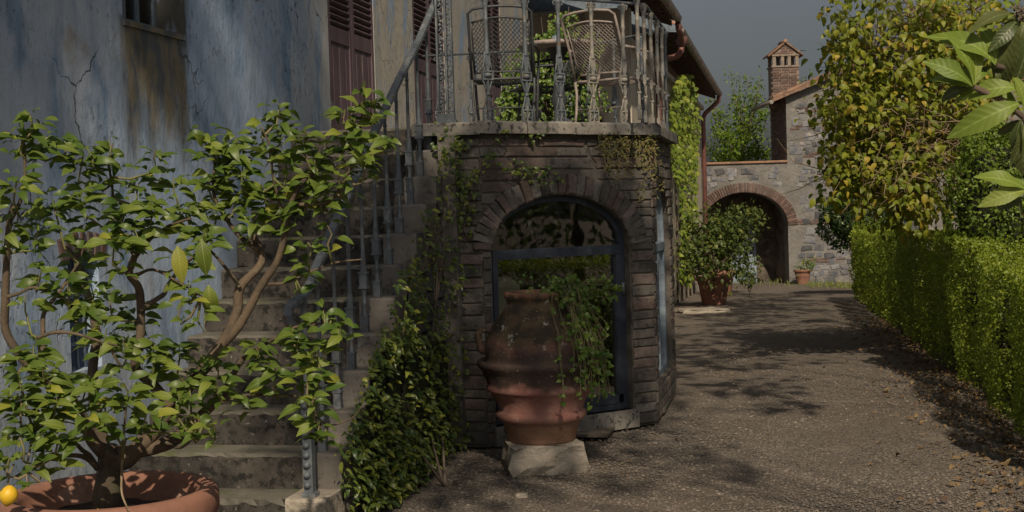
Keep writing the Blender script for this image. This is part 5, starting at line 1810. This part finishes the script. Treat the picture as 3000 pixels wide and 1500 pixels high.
for (l0, h0, p0), (l1, h1, p1) in zip(cb[:-1], cb[1:]):
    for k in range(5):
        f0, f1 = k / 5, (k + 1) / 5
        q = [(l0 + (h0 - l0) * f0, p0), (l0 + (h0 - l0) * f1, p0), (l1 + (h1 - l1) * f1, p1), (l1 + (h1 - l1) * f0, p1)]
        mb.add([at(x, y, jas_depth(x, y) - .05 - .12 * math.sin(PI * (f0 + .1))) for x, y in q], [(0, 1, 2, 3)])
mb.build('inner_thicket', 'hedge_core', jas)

# sedum and small creepers on the bay
sed = thing('hanging_sedum', 'olive sedum hanging from under the sunny corner of the terrace slab', 'plant', (2.3, 1.95, 2.1))
Ms = []
for (px, py, rx, ry, n) in ((1800, 430, 50, 35, 170), (1870, 425, 60, 30, 200), (1930, 425, 40, 30, 120), (1815, 480, 45, 45, 130), (1905, 480, 30, 50, 90), (1770, 410, 25, 20, 50), (1925, 540, 14, 40, 36), (1880, 560, 12, 30, 20)):
    for _ in range(n):
        a, q = random.random() * 6.28, random.random() ** .5
        x, y = px + rx * q * math.cos(a), py + ry * q * math.sin(a)
        h = plane_hit(x, y, C_[1], n1) if x < 1918 else planex(x, y, 2.47)
        p = h - FW * rnd(.01, .09)
        Ms.append(frame_m(p, RT * rnd(-1, 1) - FW * .6 + up * rnd(-.6, .9), -FW + up * .6 + rdir() * .5, rnd(.02, .042)))
leaves(sed, 'narrow', Ms, 'sedum', 120)
mb = MB()
for k in range(16):
    px = rnd(1770, 1945)
    f = (lambda x, y: plane_hit(x, y, C_[1], n1)) if px < 1915 else (lambda x, y: planex(x, y, 2.47))
    MB().tube([f(px, 400) - FW * .03, f(px + rnd(-15, 15), 440) - FW * .06, f(px + rnd(-20, 20), 490) - FW * .04], .004, 4, False).build('stem', 'twig', sed)
cr2 = thing('small_creeper', 'thin leafy creeper strands crossing the stones above the arched door', 'creeper', (1.5, 1.18, 2.1))
Ms = []
mb = MB()
strands = [[(1480, 395), (1440, 420), (1420, 470), (1390, 520), (1380, 570)], [(1440, 480), (1500, 500), (1560, 525), (1620, 530)], [(1360, 430), (1345, 480), (1350, 540), (1380, 610), (1350, 690)], [(1500, 385), (1560, 400), (1600, 390)], [(1370, 560), (1340, 640), (1375, 700)], [(1640, 520), (1600, 500), (1560, 500), (1500, 470)], [(1300, 900), (1345, 960), (1362, 1040), (1355, 1120)]]
for s in strands:
    pts = []
    for x, y in s:
        pts.append((plane_hit(x, y, C_[1], n1) if x > 1440 else planey(x, y, 1.2)) - FW * .035)
    MB().tube(pts, .0035, 5, False).build('stem', 'bark_dark', cr2)
    for a, b in zip(pts[:-1], pts[1:]):
        for _ in range(9):
            p = a + (b - a) * random.random() + rng.normal(size=3) * .018 - FW * .02
            Ms.append(frame_m(p, RT * rnd(-1, 1) - FW * .4 + up * rnd(-1, .4), -FW + up * .5 + rdir() * .4, rnd(.025, .05)))
for _ in range(70):
    p = planey(1318 + rng.normal() * 22, 430 + rng.normal() * 30, 1.16) - FW * rnd(0, .05)
    Ms.append(frame_m(p, rdir(), -FW + up * .5, rnd(.03, .055)))
leaves(cr2, 'broad', Ms, 'jasmine', 300)

# ------------------------------------------------------------------ pots along the far path
def far_pot(px, py, r, h, label, mat='terracotta_old', Y=None):
    p = ground(px, py) if Y is None else at(px, py, Y)
    z = gz(p[0], p[1]) - .01
    o = thing('terracotta_pot', label, 'pot', (p[0], p[1], z))
    loc_mb(lambda m: m.lathe([(0, 0), (r * .62, 0), (r * .64, .02), (r * .78, h * .55), (r * .80, h * .57), (r * .78, h * .59), (r * .88, h * .84), (r * .97, h * .86), (r, h * .89), (r, h * .98), (r * .97, h), (r * .88, h), (r * .86, h * .86), (0, h * .86)], 36), 'pot_body', mat, o)
    loc_mb(lambda m: soil(m, r * .84, h * .86), 'soil', 'soil', o)
    return (p[0], p[1], z)
pp = far_pot(2092, 890, .37, .56, 'terracotta pot of the bushy lemon tree beside the gravel path')
p3 = far_pot(2112, 850, .36, .58, 'terracotta pot half hidden behind the potted lemon tree', 'terracotta', 31.5)
p4 = far_pot(2352, 826, .25, .40, 'small terracotta pot standing by the arch against the rubble wall', 'terracotta', 37.4)
def bushy(name, label, cat, base, trunk_top, blobs, kind, mat, size, nparts=120, limbs=6, spread=.3, trunk_r=.035, seed=1):
    t = thing(name, label, cat, base)
    b = np.array(base, float); tt = np.array(trunk_top, float)
    MB().tube([b - up * .1, (b + tt) / 2 + rng.normal(size=3) * .03, tt], [trunk_r, trunk_r * .8, trunk_r * .65], 8).build('trunk', 'bark_dark', t)
    Ms = []
    for (c, r, nc, per) in blobs:
        Ms += clump_leaves(c, r, nc, per, size, spread, .5, .45)
    for k in range(limbs):
        c, r, _, _ = blobs[k % len(blobs)]
        tip = np.array(c) + rdir() * np.array(r) * .7
        MB().tube([tt - up * .03, (tt + tip) / 2 + rng.normal(size=3) * .06, tip], [trunk_r * .55, trunk_r * .35, trunk_r * .12], 6).build('limb', 'bark_dark', t)
    leaves(t, kind, Ms, mat, nparts, 'crown')
    return t
q1 = lambda px, py, Y=26.2: at(px, py, Y)
bushy('potted_lemon_tree', 'bushy dark green lemon tree in the pot beside the gravel path', 'tree', (pp[0], pp[1], pp[2] + .5), q1(2092, 800), [
    (q1(2085, 735), (.50, .45, .45), 55, 14), (q1(2130, 685), (.40, .36, .27), 36, 13), (q1(2030, 745), (.22, .25, .3), 18, 12), (q1(2155, 760), (.28, .28, .33), 26, 12), (q1(2060, 665), (.3, .3, .22), 20, 12)], 'small', 'lemon_leaf_far', (.08, .14), 100, 7, .3, .035)
bushy('second_potted_lemon', 'taller lemon tree in the pot behind, its crown before the blue door', 'tree', (p3[0], p3[1], p3[2] + .5), at(2118, 790, 31.4), [
    (at(2140, 670, 31.4), (.55, .45, .40), 45, 13), (at(2190, 640, 31.4), (.35, .3, .25), 22, 12), (at(2185, 780, 31.4), (.3, .3, .4), 22, 11)], 'small', 'lemon_leaf_far', (.08, .14), 60, 5, .3, .03)
bushy('small_potted_plant', 'low leafy plant in the small pot by the arch', 'plant', (p4[0], p4[1], p4[2] + .34), (p4[0], p4[1], p4[2] + .45), [((p4[0], p4[1], p4[2] + .52), (.28, .25, .16), 18, 9)], 'narrow', 'ivy', (.08, .14), 30, 4, .3, .012)
sl = MB(); g = ground(2060, 914)
rough_block(sl, (g[0], g[1], g[2] - .03), .42, .28, .09, YAW + .1, 5, .03)
tag(sl.build('flat_stone', 'rock'), 'flat pale stone lying on the gravel near the potted lemon', 'stone')
g = ground(1475, 1150 + 305)
for (px, py, s) in ((1345, 1415, .035), (1530, 1452, .03)):
    g = ground(px, py); rk = MB(); rough_block(rk, (g[0], g[1], g[2] - .012), s, s * .7, s * .8, rnd(0, 3), 3, s * .12)
    tag(rk.build('loose_stone', 'rock' if px > 1400 else 'stone_pink'), 'fist sized loose stone lying on the gravel ' + ('before the stone block' if px > 1400 else 'near the foot of the jasmine'), 'stone')

# ------------------------------------------------------------------ hedge
def hx(y):
    return 4.90 - .019 * (y - 2)
def bulge(y):
    """each bush of the hedge bulges, with clefts between"""
    s = abs(math.sin(PI * (y + .35 * math.sin(y * .9)) / 1.15))
    return .22 * s ** .6 - .05
def htop(y):
    return float(np.interp(y, [-1, 2.2, 3.0, 4.0, 6, 10, 16, 20.5], [1.10, 1.12, 1.16, 1.26, 1.25, 1.17, 1.02, .97]))
hedge = thing('clipped_hedge', 'long clipped green hedge along the right side of the gravel path', 'hedge', (5.1, 9, -.1))
hv, hf = [], []
ys = np.linspace(-.6, 20.3, 140)
for y in ys:
    z0, z1 = gz(5, y) - .05, htop(y) - .07
    hv += [(hx(y) + .34 - bulge(y) * .6, y, z0), (hx(y) + .32 - bulge(y) * .6, y, (z0 + z1) / 2), (hx(y) + .42, y, z1 - .20), (hx(y) + .80, y, z1 - .20), (hx(y) + .85, y, z0)]
for i in range(len(ys) - 1):
    for k in range(4):
        hf.append((i * 5 + k, (i + 1) * 5 + k, (i + 1) * 5 + k + 1, i * 5 + k + 1))
hf += [(0, 1, 2, 3, 4), tuple((len(ys) - 1) * 5 + k for k in (4, 3, 2, 1, 0))]
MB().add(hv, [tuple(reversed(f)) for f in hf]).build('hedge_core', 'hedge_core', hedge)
def hnoise(a, b):
    return math.sin(a * 3.1 + 1.3 * math.sin(b * 4.2)) * .5 + math.sin(a * 7.7 + b * 5.1) * .3 + math.sin(a * 1.3 - b * 2.2) * .4
Ms = []
N = 84000
for _ in range(N):
    t = random.random() ** 1.7
    y = .2 + 20.1 * t
    z0, z1 = gz(5, y), htop(y)
    s = float(np.interp(y, [0, 8, 20], [.026, .034, .048])) * rnd(.7, 1.3)
    sel = random.random()
    if sel < .70:
        v = random.random()
        z = z0 + .03 + (z1 - z0 - .03) * v
        nb_ = hnoise(y, z * 2.5)
        x = hx(y) + .06 - bulge(y) * (1 - .35 * abs(v - .5)) - .04 * nb_ + .05 * (1 - v) ** 2 + abs(rng.normal()) * .05
        if v < .12 and random.random() < .5:
            continue
        if hnoise(y * .8 + 4, z * 1.4) < -.75 and random.random() < .8:
            x += .08
        nr = np.array([-.7, -.7, .7])
    elif sel < .95:
        v = random.random()
        x = hx(y) + .04 - bulge(y) * .6 + .85 * v
        z = z1 - .01 + .03 * hnoise(y * 1.5, x * 3) - abs(rng.normal()) * .04
        nr = np.array([-.2, -.2, 1])
    else:
        y = 20.3; x = hx(y) + .9 * random.random(); z = z0 + (z1 - z0) * random.random()
        nr = np.array([0, 1, .3])
    d = nr * .5 + rdir() * .9 + np.array([0, 0, .45])
    Ms.append(frame_m((x, y, z), d, nr + rdir() * .6, s))
leaves(hedge, 'small', Ms, 'hedge', 300)
for k in range(26):
    y = .8 + k * .75
    MB().tube([(hx(y) + rnd(.25, .5), y, gz(5, y) - .03), (hx(y) + .25, y + rnd(-.1, .1), gz(5, y) + .25), (hx(y) + rnd(.0, .2), y + rnd(-.2, .2), gz(5, y) + .5)], [.022, .016, .006], 5).build('stem', 'bark_dark', hedge)

def ball_shrub(name, label, px, py, Y, rad, n, kind, mat, size, nparts=80, core=.8):
    c = at(px, py, Y)
    b = (c[0], c[1], gz(c[0], c[1]))
    t = thing(name, label, 'shrub', b)
    MB().tube([np.array(b) - up * .05, c], [.05, .03], 7).build('trunk', 'bark_dark', t)
    rad = np.array(rad)
    Ms = []
    for _ in range(n):
        d = rdir()
        k = 1 + .08 * math.sin(d[0] * 9 + d[2] * 7) + .06 * math.sin(d[1] * 11 + d[2] * 13) - abs(rng.normal()) * .09
        p = c + d * rad * k
        if p[2] < b[2] + .02:
            continue
        Ms.append(frame_m(p, d * .6 + rdir() * .8 + up * .3, d + rdir() * .6, rnd(*size)))
    leaves(t, kind, Ms, mat, nparts, 'crown')
    mb = MB()
    pr = [(math.sin(PI * i / 8) * core, -math.cos(PI * i / 8) * core) for i in range(9)]
    mb.lathe(pr, 14)
    mb.v = [(c[0] + v[0] * rad[0], c[1] + v[1] * rad[1], c[2] + v[2] * rad[2]) for v in mb.v]
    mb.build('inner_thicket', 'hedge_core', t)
    return t
ball_shrub('round_shrub', 'dark green rounded shrub behind the far end of the hedge', 2520, 640, 29.5, (.85, .7, .72), 3800, 'small', 'shrub_dark', (.07, .12))
ball_shrub('conical_shrub', 'tall bright green shrub rising over the near end of the hedge', 2925, 610, 11.6, (.42, .40, .66), 6000, 'small', 'cypress', (.03, .052))
ball_shrub('upright_shrub', 'narrow upright green shrub top poking up behind the taller shrub', 2890, 480, 12.4, (.24, .24, .40), 2200, 'small', 'cypress', (.03, .052))

# ------------------------------------------------------------------ camellia tree
CY = 14.0
cam_base = at(2790, 760, CY + .4)
camt = thing('camellia_tree', 'spreading tree with ochre green glossy leaves and tangled pale twigs over the hedge', 'tree', (cam_base[0], cam_base[1], gz(cam_base[0], cam_base[1])))
b0 = np.array([cam_base[0], cam_base[1], gz(cam_base[0], cam_base[1]) - .05])
t0 = at(2775, 640, CY + .4); t1 = at(2790, 520, CY + .4); t2 = at(2830, 430, CY + .3)
MB().tube([b0, t0, t1, t2], [.05, .042, .036, .03], 9).build('trunk', 'bark', camt)
MB().tube([b0 + RT * .25, at(2815, 640, CY + .5), at(2800, 540, CY + .45)], [.035, .03, .022], 8).build('trunk', 'bark', camt)
ells = [(2650, 110, 200, 150, 420), (2560, 280, 120, 130, 400), (2680, 320, 190, 130, 560), (2490, 400, 70, 110, 230), (2560, 470, 120, 110, 420), (2700, 470, 150, 110, 380), (2560, 560, 130, 70, 300), (2850, 130, 170, 150, 430), (2800, 300, 150, 120, 360), (2470, 90, 45, 80, 90), (2500, 180, 45, 60, 90), (2440, 310, 35, 40, 45), (2660, 590, 110, 60, 130), (2760, 40, 160, 60, 160), (2690, 620, 60, 70, 50), (2455, 215, 28, 24, 22), (2900, 420, 90, 90, 120)]
Ms = []
tws = MB()
lim = MB()
CN = []
for (px, py, rx, ry, n) in ells:
    ncl = max(3, n // 7)
    for _ in range(ncl):
        a, q = random.random() * 6.28, random.random() ** .5
        x, y = px + rx * q * math.cos(a), py + ry * q * math.sin(a)
        Yc = CY + rnd(-1.0, 1.0)
        c = at(x, y, Yc)
        CN.append(c)
        for _ in range(random.randint(9, 16)):
            p = c + rng.normal(size=3) * np.array([.11, .11, .10])
            d = RT * rnd(-1, 1) - FW * rnd(-.3, .9) + up * rnd(-1.3, .1)
            Ms.append(frame_m(p, d, -FW * .5 + up * .8 + rdir() * .5, rnd(.06, .11)))
hub = at(2830, 420, CY + .2)
tips = [at(2520, 330, CY), at(2560, 150, CY), at(2700, 60, CY), at(2500, 480, CY - .2), at(2620, 560, CY - .3), at(2850, 30, CY + .2), at(2950, 200, CY), at(2640, 420, CY - .4)]
limbs = []
for t in tips:
    m = (hub + t) / 2 + up * rnd(-.05, .2)
    MB().tube([hub, hub + (m - hub) * .5 + rng.normal(size=3) * .04, m, t], [.03, .022, .015, .006], 7).build('limb', 'bark', camt)
    limbs += [hub + (m - hub) * s for s in (.3, .6, .9)] + [m + (t - m) * s for s in (.2, .5, .8, 1)]
LN = np.array(limbs)
for c in CN:
    j = np.argmin(np.linalg.norm(LN - c, axis=1))
    s = LN[j]
    m = (s + c) / 2 + rng.normal(size=3) * .06
    tws.tube([s, m, c], [.006, .0045, .002], 4, False)
for _ in range(420):   # tangle of bare twigs
    s = LN[random.randrange(len(LN))] + rng.normal(size=3) * .15
    d = RT * rnd(-1, .25) - FW * rnd(-.3, .6) + up * rnd(-.7, .5)
    d /= np.linalg.norm(d)
    L_ = rnd(.25, .75)
    e = s + d * L_
    tws.tube([s, s + d * L_ * .5 + rng.normal(size=3) * .05, e], [.0055, .0045, .0015], 4, False)
for _ in range(150):   # pale tangle in front, sweeping down to the left
    s = at(rnd(2560, 2880), rnd(330, 560), CY - .7 + rnd(-.5, .6)); e = s - RT * rnd(-.15, .5) + up * rnd(-.35, .3)
    tws.tube([s, (s + e) / 2 + rng.normal(size=3) * .06, e + rng.normal(size=3) * .05], [.0045, .0035, .0015], 4, False)
for _ in range(90):    # fine leafless twigs against the sky
    x, y = rnd(2560, 2720), rnd(0, 130)
    s = at(x + rnd(20, 90), y + rnd(10, 60), CY + rnd(-.5, .5)); e = at(x, y, CY + rnd(-.5, .5))
    tws.tube([s, (s + e) / 2 + rng.normal(size=3) * .03, e], [.003, .0025, .001], 3, False)
for _ in range(26):
    y = rnd(40, 200)
    s = at(2480 + rnd(0, 60), y, CY); e = at(2415 + rnd(0, 60), y - rnd(-20, 60), CY)
    tws.tube([s, (s + e) / 2 + rng.normal(size=3) * .02, e], [.0022, .002, .001], 3, False)
o = tws.build('twigs', 'twig_pale', camt); o['kind'] = 'stuff'
leaves(camt, 'broad', Ms, 'camellia', 300)

# ------------------------------------------------------------------ loquat branch close to the camera
QY = 3.9
lb = at(3420, 1250, QY)
loq = thing('loquat_tree', 'loquat tree with long ribbed leaves reaching into the view close by', 'tree', (lb[0], lb[1], 0))
MB().tube([(lb[0], lb[1], -.05), at(3400, 800, QY), at(3300, 480, QY), at(3170, 250, QY), at(3080, 60, QY)], [.045, .04, .03, .022, .016], 9).build('trunk', 'bark', loq)
for pts, r in (([(3100, 360), (3000, 345), (2930, 290), (2853, 255)], .009), ([(3080, 120), (3010, 150), (2950, 200), (2917, 192)], .009), ([(3080, 120), (3020, 70), (2980, 40)], .010), ([(3110, 420), (3050, 380), (2996, 345)], .010), ([(3120, 560), (3060, 560), (3010, 558)], .008)):
    MB().tube([at(x, y, QY) for x, y in pts], [r * 1.3] + [r] * (len(pts) - 1), 7).build('branch', 'bark', loq)
LL = [  # base, tip, depth base, depth tip, old leaf
    ((2853, 250), (2786, 100), 0, -.02, 0), ((2856, 250), (2858, 130), 0, .02, 0), ((2848, 252), (2736, 184), 0, -.04, 0), ((2856, 246), (2905, 178), 0, .03, 0), ((2846, 254), (2766, 240), .02, .05, 0), ((2850, 256), (2758, 290), .03, .06, 1), ((2846, 250), (2728, 212), .03, .06, 0), ((2850, 246), (2820, 180), .02, .05, 0),
    ((2917, 190), (2774, 78), 0, -.03, 0), ((2918, 186), (2884, 68), 0, .02, 0), ((2915, 194), (2862, 222), .02, .05, 1), ((2920, 184), (2930, 92), .03, .04, 0), ((2917, 200), (2930, 250), .02, .0, 1),
    ((2978, 42), (2862, 84), 0, -.05, 1), ((2980, 36), (2936, 8), .02, .05, 0), ((2982, 56), (2922, 142), 0, -.04, 1), ((2985, 60), (2925, 252), .0, .0, 1), ((2990, 60), (2945, 236), .01, -.02, 1), ((2996, 60), (2985, 165), .0, -.03, 1), ((3003, 62), (2990, 230), .01, .0, 1), ((2984, 48), (2945, 80), .04, .06, 1), ((2980, 30), (2970, -40), .02, .03, 0),
    ((2996, 262), (2846, 268), 0, -.03, 0), ((2994, 300), (2838, 384), 0, -.05, 0), ((2996, 342), (2918, 335), .02, .04, 0), ((2996, 340), (2925, 300), .03, .05, 0), ((3000, 335), (2975, 225), .0, .0, 0), ((2996, 346), (2962, 450), .0, -.02, 1), ((3000, 350), (2988, 470), .01, -.02, 1), ((2990, 330), (2905, 262), .03, .06, 0), ((2992, 350), (2930, 400), .04, .06, 1), ((3004, 360), (2996, 500), .02, .0, 1), ((2985, 350), (2950, 380), .05, .08, 1), ((3010, 345), (3060, 260), .0, .0, 0),
    ((3008, 556), (2878, 524), 0, -.03, 0), ((3008, 560), (2898, 598), .0, -.04, 0), ((3008, 556), (2934, 530), .03, .06, 0), ((3008, 562), (2935, 620), .03, .04, 1), ((3010, 552), (2950, 500), .03, .05, 0), ((3010, 560), (3080, 520), 0, 0, 0), ((3010, 565), (3050, 640), 0, 0, 1),
    ((2990, 640), (2960, 560), .05, .05, 1),
]
for (b_, t_, d0, d1, old) in LL:
    p0, p1 = at(*b_, QY + d0), at(*t_, QY + d1)
    v = p1 - p0
    L_ = np.linalg.norm(v)
    if old:
        nr = -FW * .8 + RT * rnd(-.9, .6) + up * .3
    else:
        nr = -FW * .9 + up * rnd(.2, .7) + RT * rnd(-.3, .3)
    M = frame_m(p0, v + up * .12 * L_, nr, L_ * 1.12)
    inst('leaf', random.choice(leaf_protos('loquat', 'loquat_old' if old else 'loquat')), Matrix(M.tolist()), loq)
mb = MB()
for _ in range(70):
    c = at(2986 + rng.normal() * 8, 36 + rng.normal() * 13, QY - .02 + rng.normal() * .01)
    r = rnd(.003, .006)
    mb.lathe([(0, -r), (r, 0), (0, r)], 5, c)
mb.build('dried_flowers', 'bark_dark', loq)

# ------------------------------------------------------------------ trees beyond the gate
def spring_tree(px, py_base, Y, blobs, label):
    b = at(px, py_base, Y)
    t = thing('feathery_tree', label, 'tree', (b[0], b[1], -.9), 0, 'trees beyond the gate')
    top = at(px, 420, Y)
    MB().tube([(b[0], b[1], -1.0), (b[0], b[1], 1.2), top], [.16, .13, .07], 8).build('trunk', 'bark_dark', t)
    Ms = []
    for (tx, ty, n) in blobs:
        tip = at(tx, ty, Y + rnd(-.8, .8))
        src = top + (tip - top) * .12 + up * rnd(-.8, 0)
        m = (src + tip) / 2 + rng.normal(size=3) * .12 - up * .1
        MB().tube([src, m, tip], [.035, .02, .006], 5).build('limb', 'bark_dark', t)
        for k in range(n):
            s = random.random() ** .7
            p = (src * (1 - s) ** 2 + 2 * m * s * (1 - s) + tip * s * s) + rng.normal(size=3) * (.34 - .26 * s)
            Ms.append(frame_m(p, rdir() + up * .3, rdir() + up, rnd(.07, .15)))
    leaves(t, 'small', Ms, 'spring', 100, 'crown')
spring_tree(2175, 600, 43, [(2138, 205, 90), (2165, 220, 90), (2085, 300, 150), (2110, 330, 200), (2195, 225, 150), (2150, 280, 230), (2225, 250, 170), (2240, 330, 260), (2090, 380, 260), (2130, 400, 280), (2180, 360, 300), (2220, 410, 280), (2250, 440, 240), (2070, 440, 230), (2110, 460, 240), (2160, 460, 280), (2232, 205, 60), (2200, 300, 240), (2258, 300, 120), (2085, 270, 60)], 'feathery bright green tree rising above the arch wall')
spring_tree(2400, 600, 44.5, [(2380, 205, 90), (2350, 225, 90), (2365, 240, 90), (2340, 260, 60)], 'bright green sprays of a tree showing right of the chimney')

# ------------------------------------------------------------------ litter, weeds, moss
Ms = []
for _ in range(2300):
    y = -1.2 + 15.5 * random.random() ** 1.6
    x = hx(y) - abs(rng.normal()) * .30 + .06
    Ms.append(frame_m((x, y, gz(x, y) + rnd(.0, .015)), np.array([rnd(-1, 1), rnd(-1, 1), rnd(-.15, .3)]), up + rdir() * .5, rnd(.03, .07)))
for _ in range(90):
    Y = rnd(8, 22); u = rnd(.10, .34)
    p = CAM + RT * (u * Y) + FW * Y
    if p[0] < 4.7:
        Ms.append(frame_m((p[0], p[1], gz(p[0], p[1]) + .006), np.array([rnd(-1, 1), rnd(-1, 1), .1]), up + rdir() * .4, rnd(.025, .05)))
for _ in range(60):
    p = ground(rnd(1360, 1850), rnd(1310, 1400))
    Ms.append(frame_m((p[0], p[1], gz(p[0], p[1]) + .004), np.array([rnd(-1, 1), rnd(-1, 1), .1]), up + rdir() * .4, rnd(.02, .035)))
o = join_leaves('leaf_litter', 'lemon', Ms, 'litter')
o['label'] = 'dry brown leaves drifted along the foot of the hedge'; o['category'] = 'leaf litter'
Ms = []
for _ in range(900):
    px = rnd(2150, 2500)
    p = ground(px, 838 + (px - 2330) * .03 + rnd(-7, 4))
    if px < 2370 and random.random() < .8:
        continue
    Ms.append(frame_m((p[0], p[1], gz(p[0], p[1]) - .01), np.array([rnd(-.5, .5), rnd(-.5, .5), 1]), rdir(), rnd(.08, .2)))
for (px, py, n) in ((2960, 1215, 60), (2690, 985, 40), (2020, 855, 40), (1565, 1330, 14), (1745, 1268, 14)):
    for _ in range(n):
        p = ground(px + rng.normal() * 16, py + rng.normal() * 8)
        Ms.append(frame_m((p[0], p[1], gz(p[0], p[1]) - .01), np.array([rnd(-.7, .7), rnd(-.7, .7), 1]), rdir(), rnd(.05, .13) * (1 if n > 20 else .5)))
o = join_leaves('grass', 'blade', Ms, 'grass')
o['label'] = 'tufts of grass at the foot of walls and hedge'; o['category'] = 'grass'

# ------------------------------------------------------------------ unseen garden trees, added and shaped to throw the dappled shade
SD = np.array(sun_dir)
def shade_tree(x, y, h, targets, label, size=(.13, .24), every=1):
    """a tall tree; each crown clump stands where it keeps the sun off one spot of the yard or the facade"""
    t = thing('unseen_shade_tree', label, 'tree', (x, y, 0), 0, 'garden trees behind the camera')
    tb = np.array([x, y, -.1])
    MB().tube([tb, (x + .1, y, h * .3), (x, y + .1, h * .66)], [.2, .15, .07], 9).build('trunk', 'bark_dark', t)
    Ms = []
    for k, (p, d, r, n) in enumerate(targets):
        c = np.array(p, float) + SD * d
        if k % every == 0:
            MB().tube([(x, y, h * .6), ((x + c[0]) / 2, (y + c[1]) / 2, (h * .6 + c[2]) / 2), c], [.016, .012, .006], 6).build('limb', 'bark_dark', t)
        Ms += clump_leaves(c, (r, r, r * .8), max(1 if n < 20 else 5, n // 14), min(14, n), size, .16 if n > 20 else .4, .4, .3)
    leaves(t, 'small', Ms, 'oak', 0, 'crown')
GAPS = [((285, 110), (315, 290), 62), ((380, 260), (430, 400), 24), ((500, 190), (560, 400), 32), ((560, -20), (605, 120), 56), ((685, -10), (722, 110), 50), ((670, 210), (690, 275), 40), ((20, 205), (40, 285), 50), ((780, 230), (786, 258), 22), ((910, 10), (945, 130), 20), ((470, 300), (480, 380), 18), ((120, 100), (135, 180), 34)]  # openings shaped into the unseen crown so sun patches reach the facade
GAPF = [(planex(*a, 0.0)[1:], planex(*b, 0.0)[1:], r / 300) for a, b, r in GAPS]
def gap_dist(p_):
    best = 1e9
    for (a, b, r) in GAPF:
        t = float(np.clip(((p_ - a) @ (b - a)) / ((b - a) @ (b - a)), 0, 1))
        best = min(best, float(np.linalg.norm(p_ - a - t * (b - a))) - r)
    return best
tg = []
while len(tg) < 450:
    px, py = rnd(-260, 960), rnd(-260, 470)
    q = planex(px, py, 0.0)
    if gap_dist(q[1:]) < .17:
        continue
    if q[1] < -3.6 or q[1] > 3.3:
        continue
    tg.append(((0, q[1], q[2]), 18.5 + rnd(-.7, .7), .13, 12))
shade_tree(1.2, -14.5, 15, tg, 'tall garden tree standing well behind the camera', (.07, .115), 20)
shade_tree(7.6, -10.4, 13, [((.8, .6, 1.5), 15.5, .9, 330), ((.8, 1.0, 1.7), 15.5, .8, 260), ((1.6, 1.3, 1.2), 15, 1.1, 560), ((1.9, 1.7, .6), 14.5, 1.2, 600), ((2.15, 2.0, 1.1), 15, .8, 300), ((1.3, .6, .2), 14.5, 1.1, 480), ((1.1, -.5, .5), 15.5, .8, 260), ((2.5, .4, 0), 15, .7, 90)], 'dense garden tree standing behind the camera to its right')
shade_tree(8.6, -4.6, 10, [((2.6, 4.8, 0), 11, .8, 170), ((2.9, 6.4, 0), 11, .7, 150), ((2.7, 8.4, 0), 11, .7, 160), ((3.2, 9.9, 0), 11.2, .5, 110), ((2.1, 7.2, 0), 11.5, .7, 230), ((2.1, 10.2, 0), 11.5, .8, 260), ((1.8, 5.0, 1.0), 11, .7, 180), ((3.1, 3.6, 0), 11, .5, 80)], 'leafy garden tree standing outside the view beyond the hedge')
shade_tree(6.6, 4.2, 9.5, [((2.6, 12.6, -.2), 11, .9, 220), ((3.2, 13.8, -.2), 11, .9, 220), ((2.4, 15.2, -.3), 11, .9, 340), ((3.1, 16.8, -.3), 11, 1.0, 360), ((2.5, 18.2, -.3), 11, .9, 340), ((3.2, 20.0, -.4), 11, 1.0, 360), ((2.4, 21.0, -.4), 11, .9, 320), ((3.0, 23.2, -.4), 11, 1.0, 340)], 'rounded garden tree outside the view by the long hedge')

# ------------------------------------------------------------------ shrubs of the garden beyond the hedge, outside the view but mirrored in the glass
for k, (x, y, h, lab) in enumerate(((9.6, -6.5, 2.6, 'broad garden shrub outside the view, beyond the near end of the hedge'), (10.4, -3.2, 3.2, 'taller garden shrub outside the view beside the broad one'), (11.0, .4, 2.8, 'garden shrub outside the view facing the bay'), (11.5, 3.8, 3.4, 'tall dense garden shrub outside the view facing the great jar'), (12.4, 7.6, 3.0, 'last garden shrub outside the view along the hedge'))):
    t = thing('garden_shrub', lab, 'shrub', (x, y, 0), 0, 'garden shrubs outside the view')
    MB().tube([(x, y, -.05), (x + .05, y, h * .4), (x, y, h * .7)], [.09, .07, .03], 7).build('trunk', 'bark_dark', t)
    leaves(t, 'small', clump_leaves((x, y, h * .58), (1.5, 1.6, h * .46), 70, 16, (.10, .18), .2, .4, .35), 'shrub_dark' if k % 2 else 'oak', 0, 'crown')
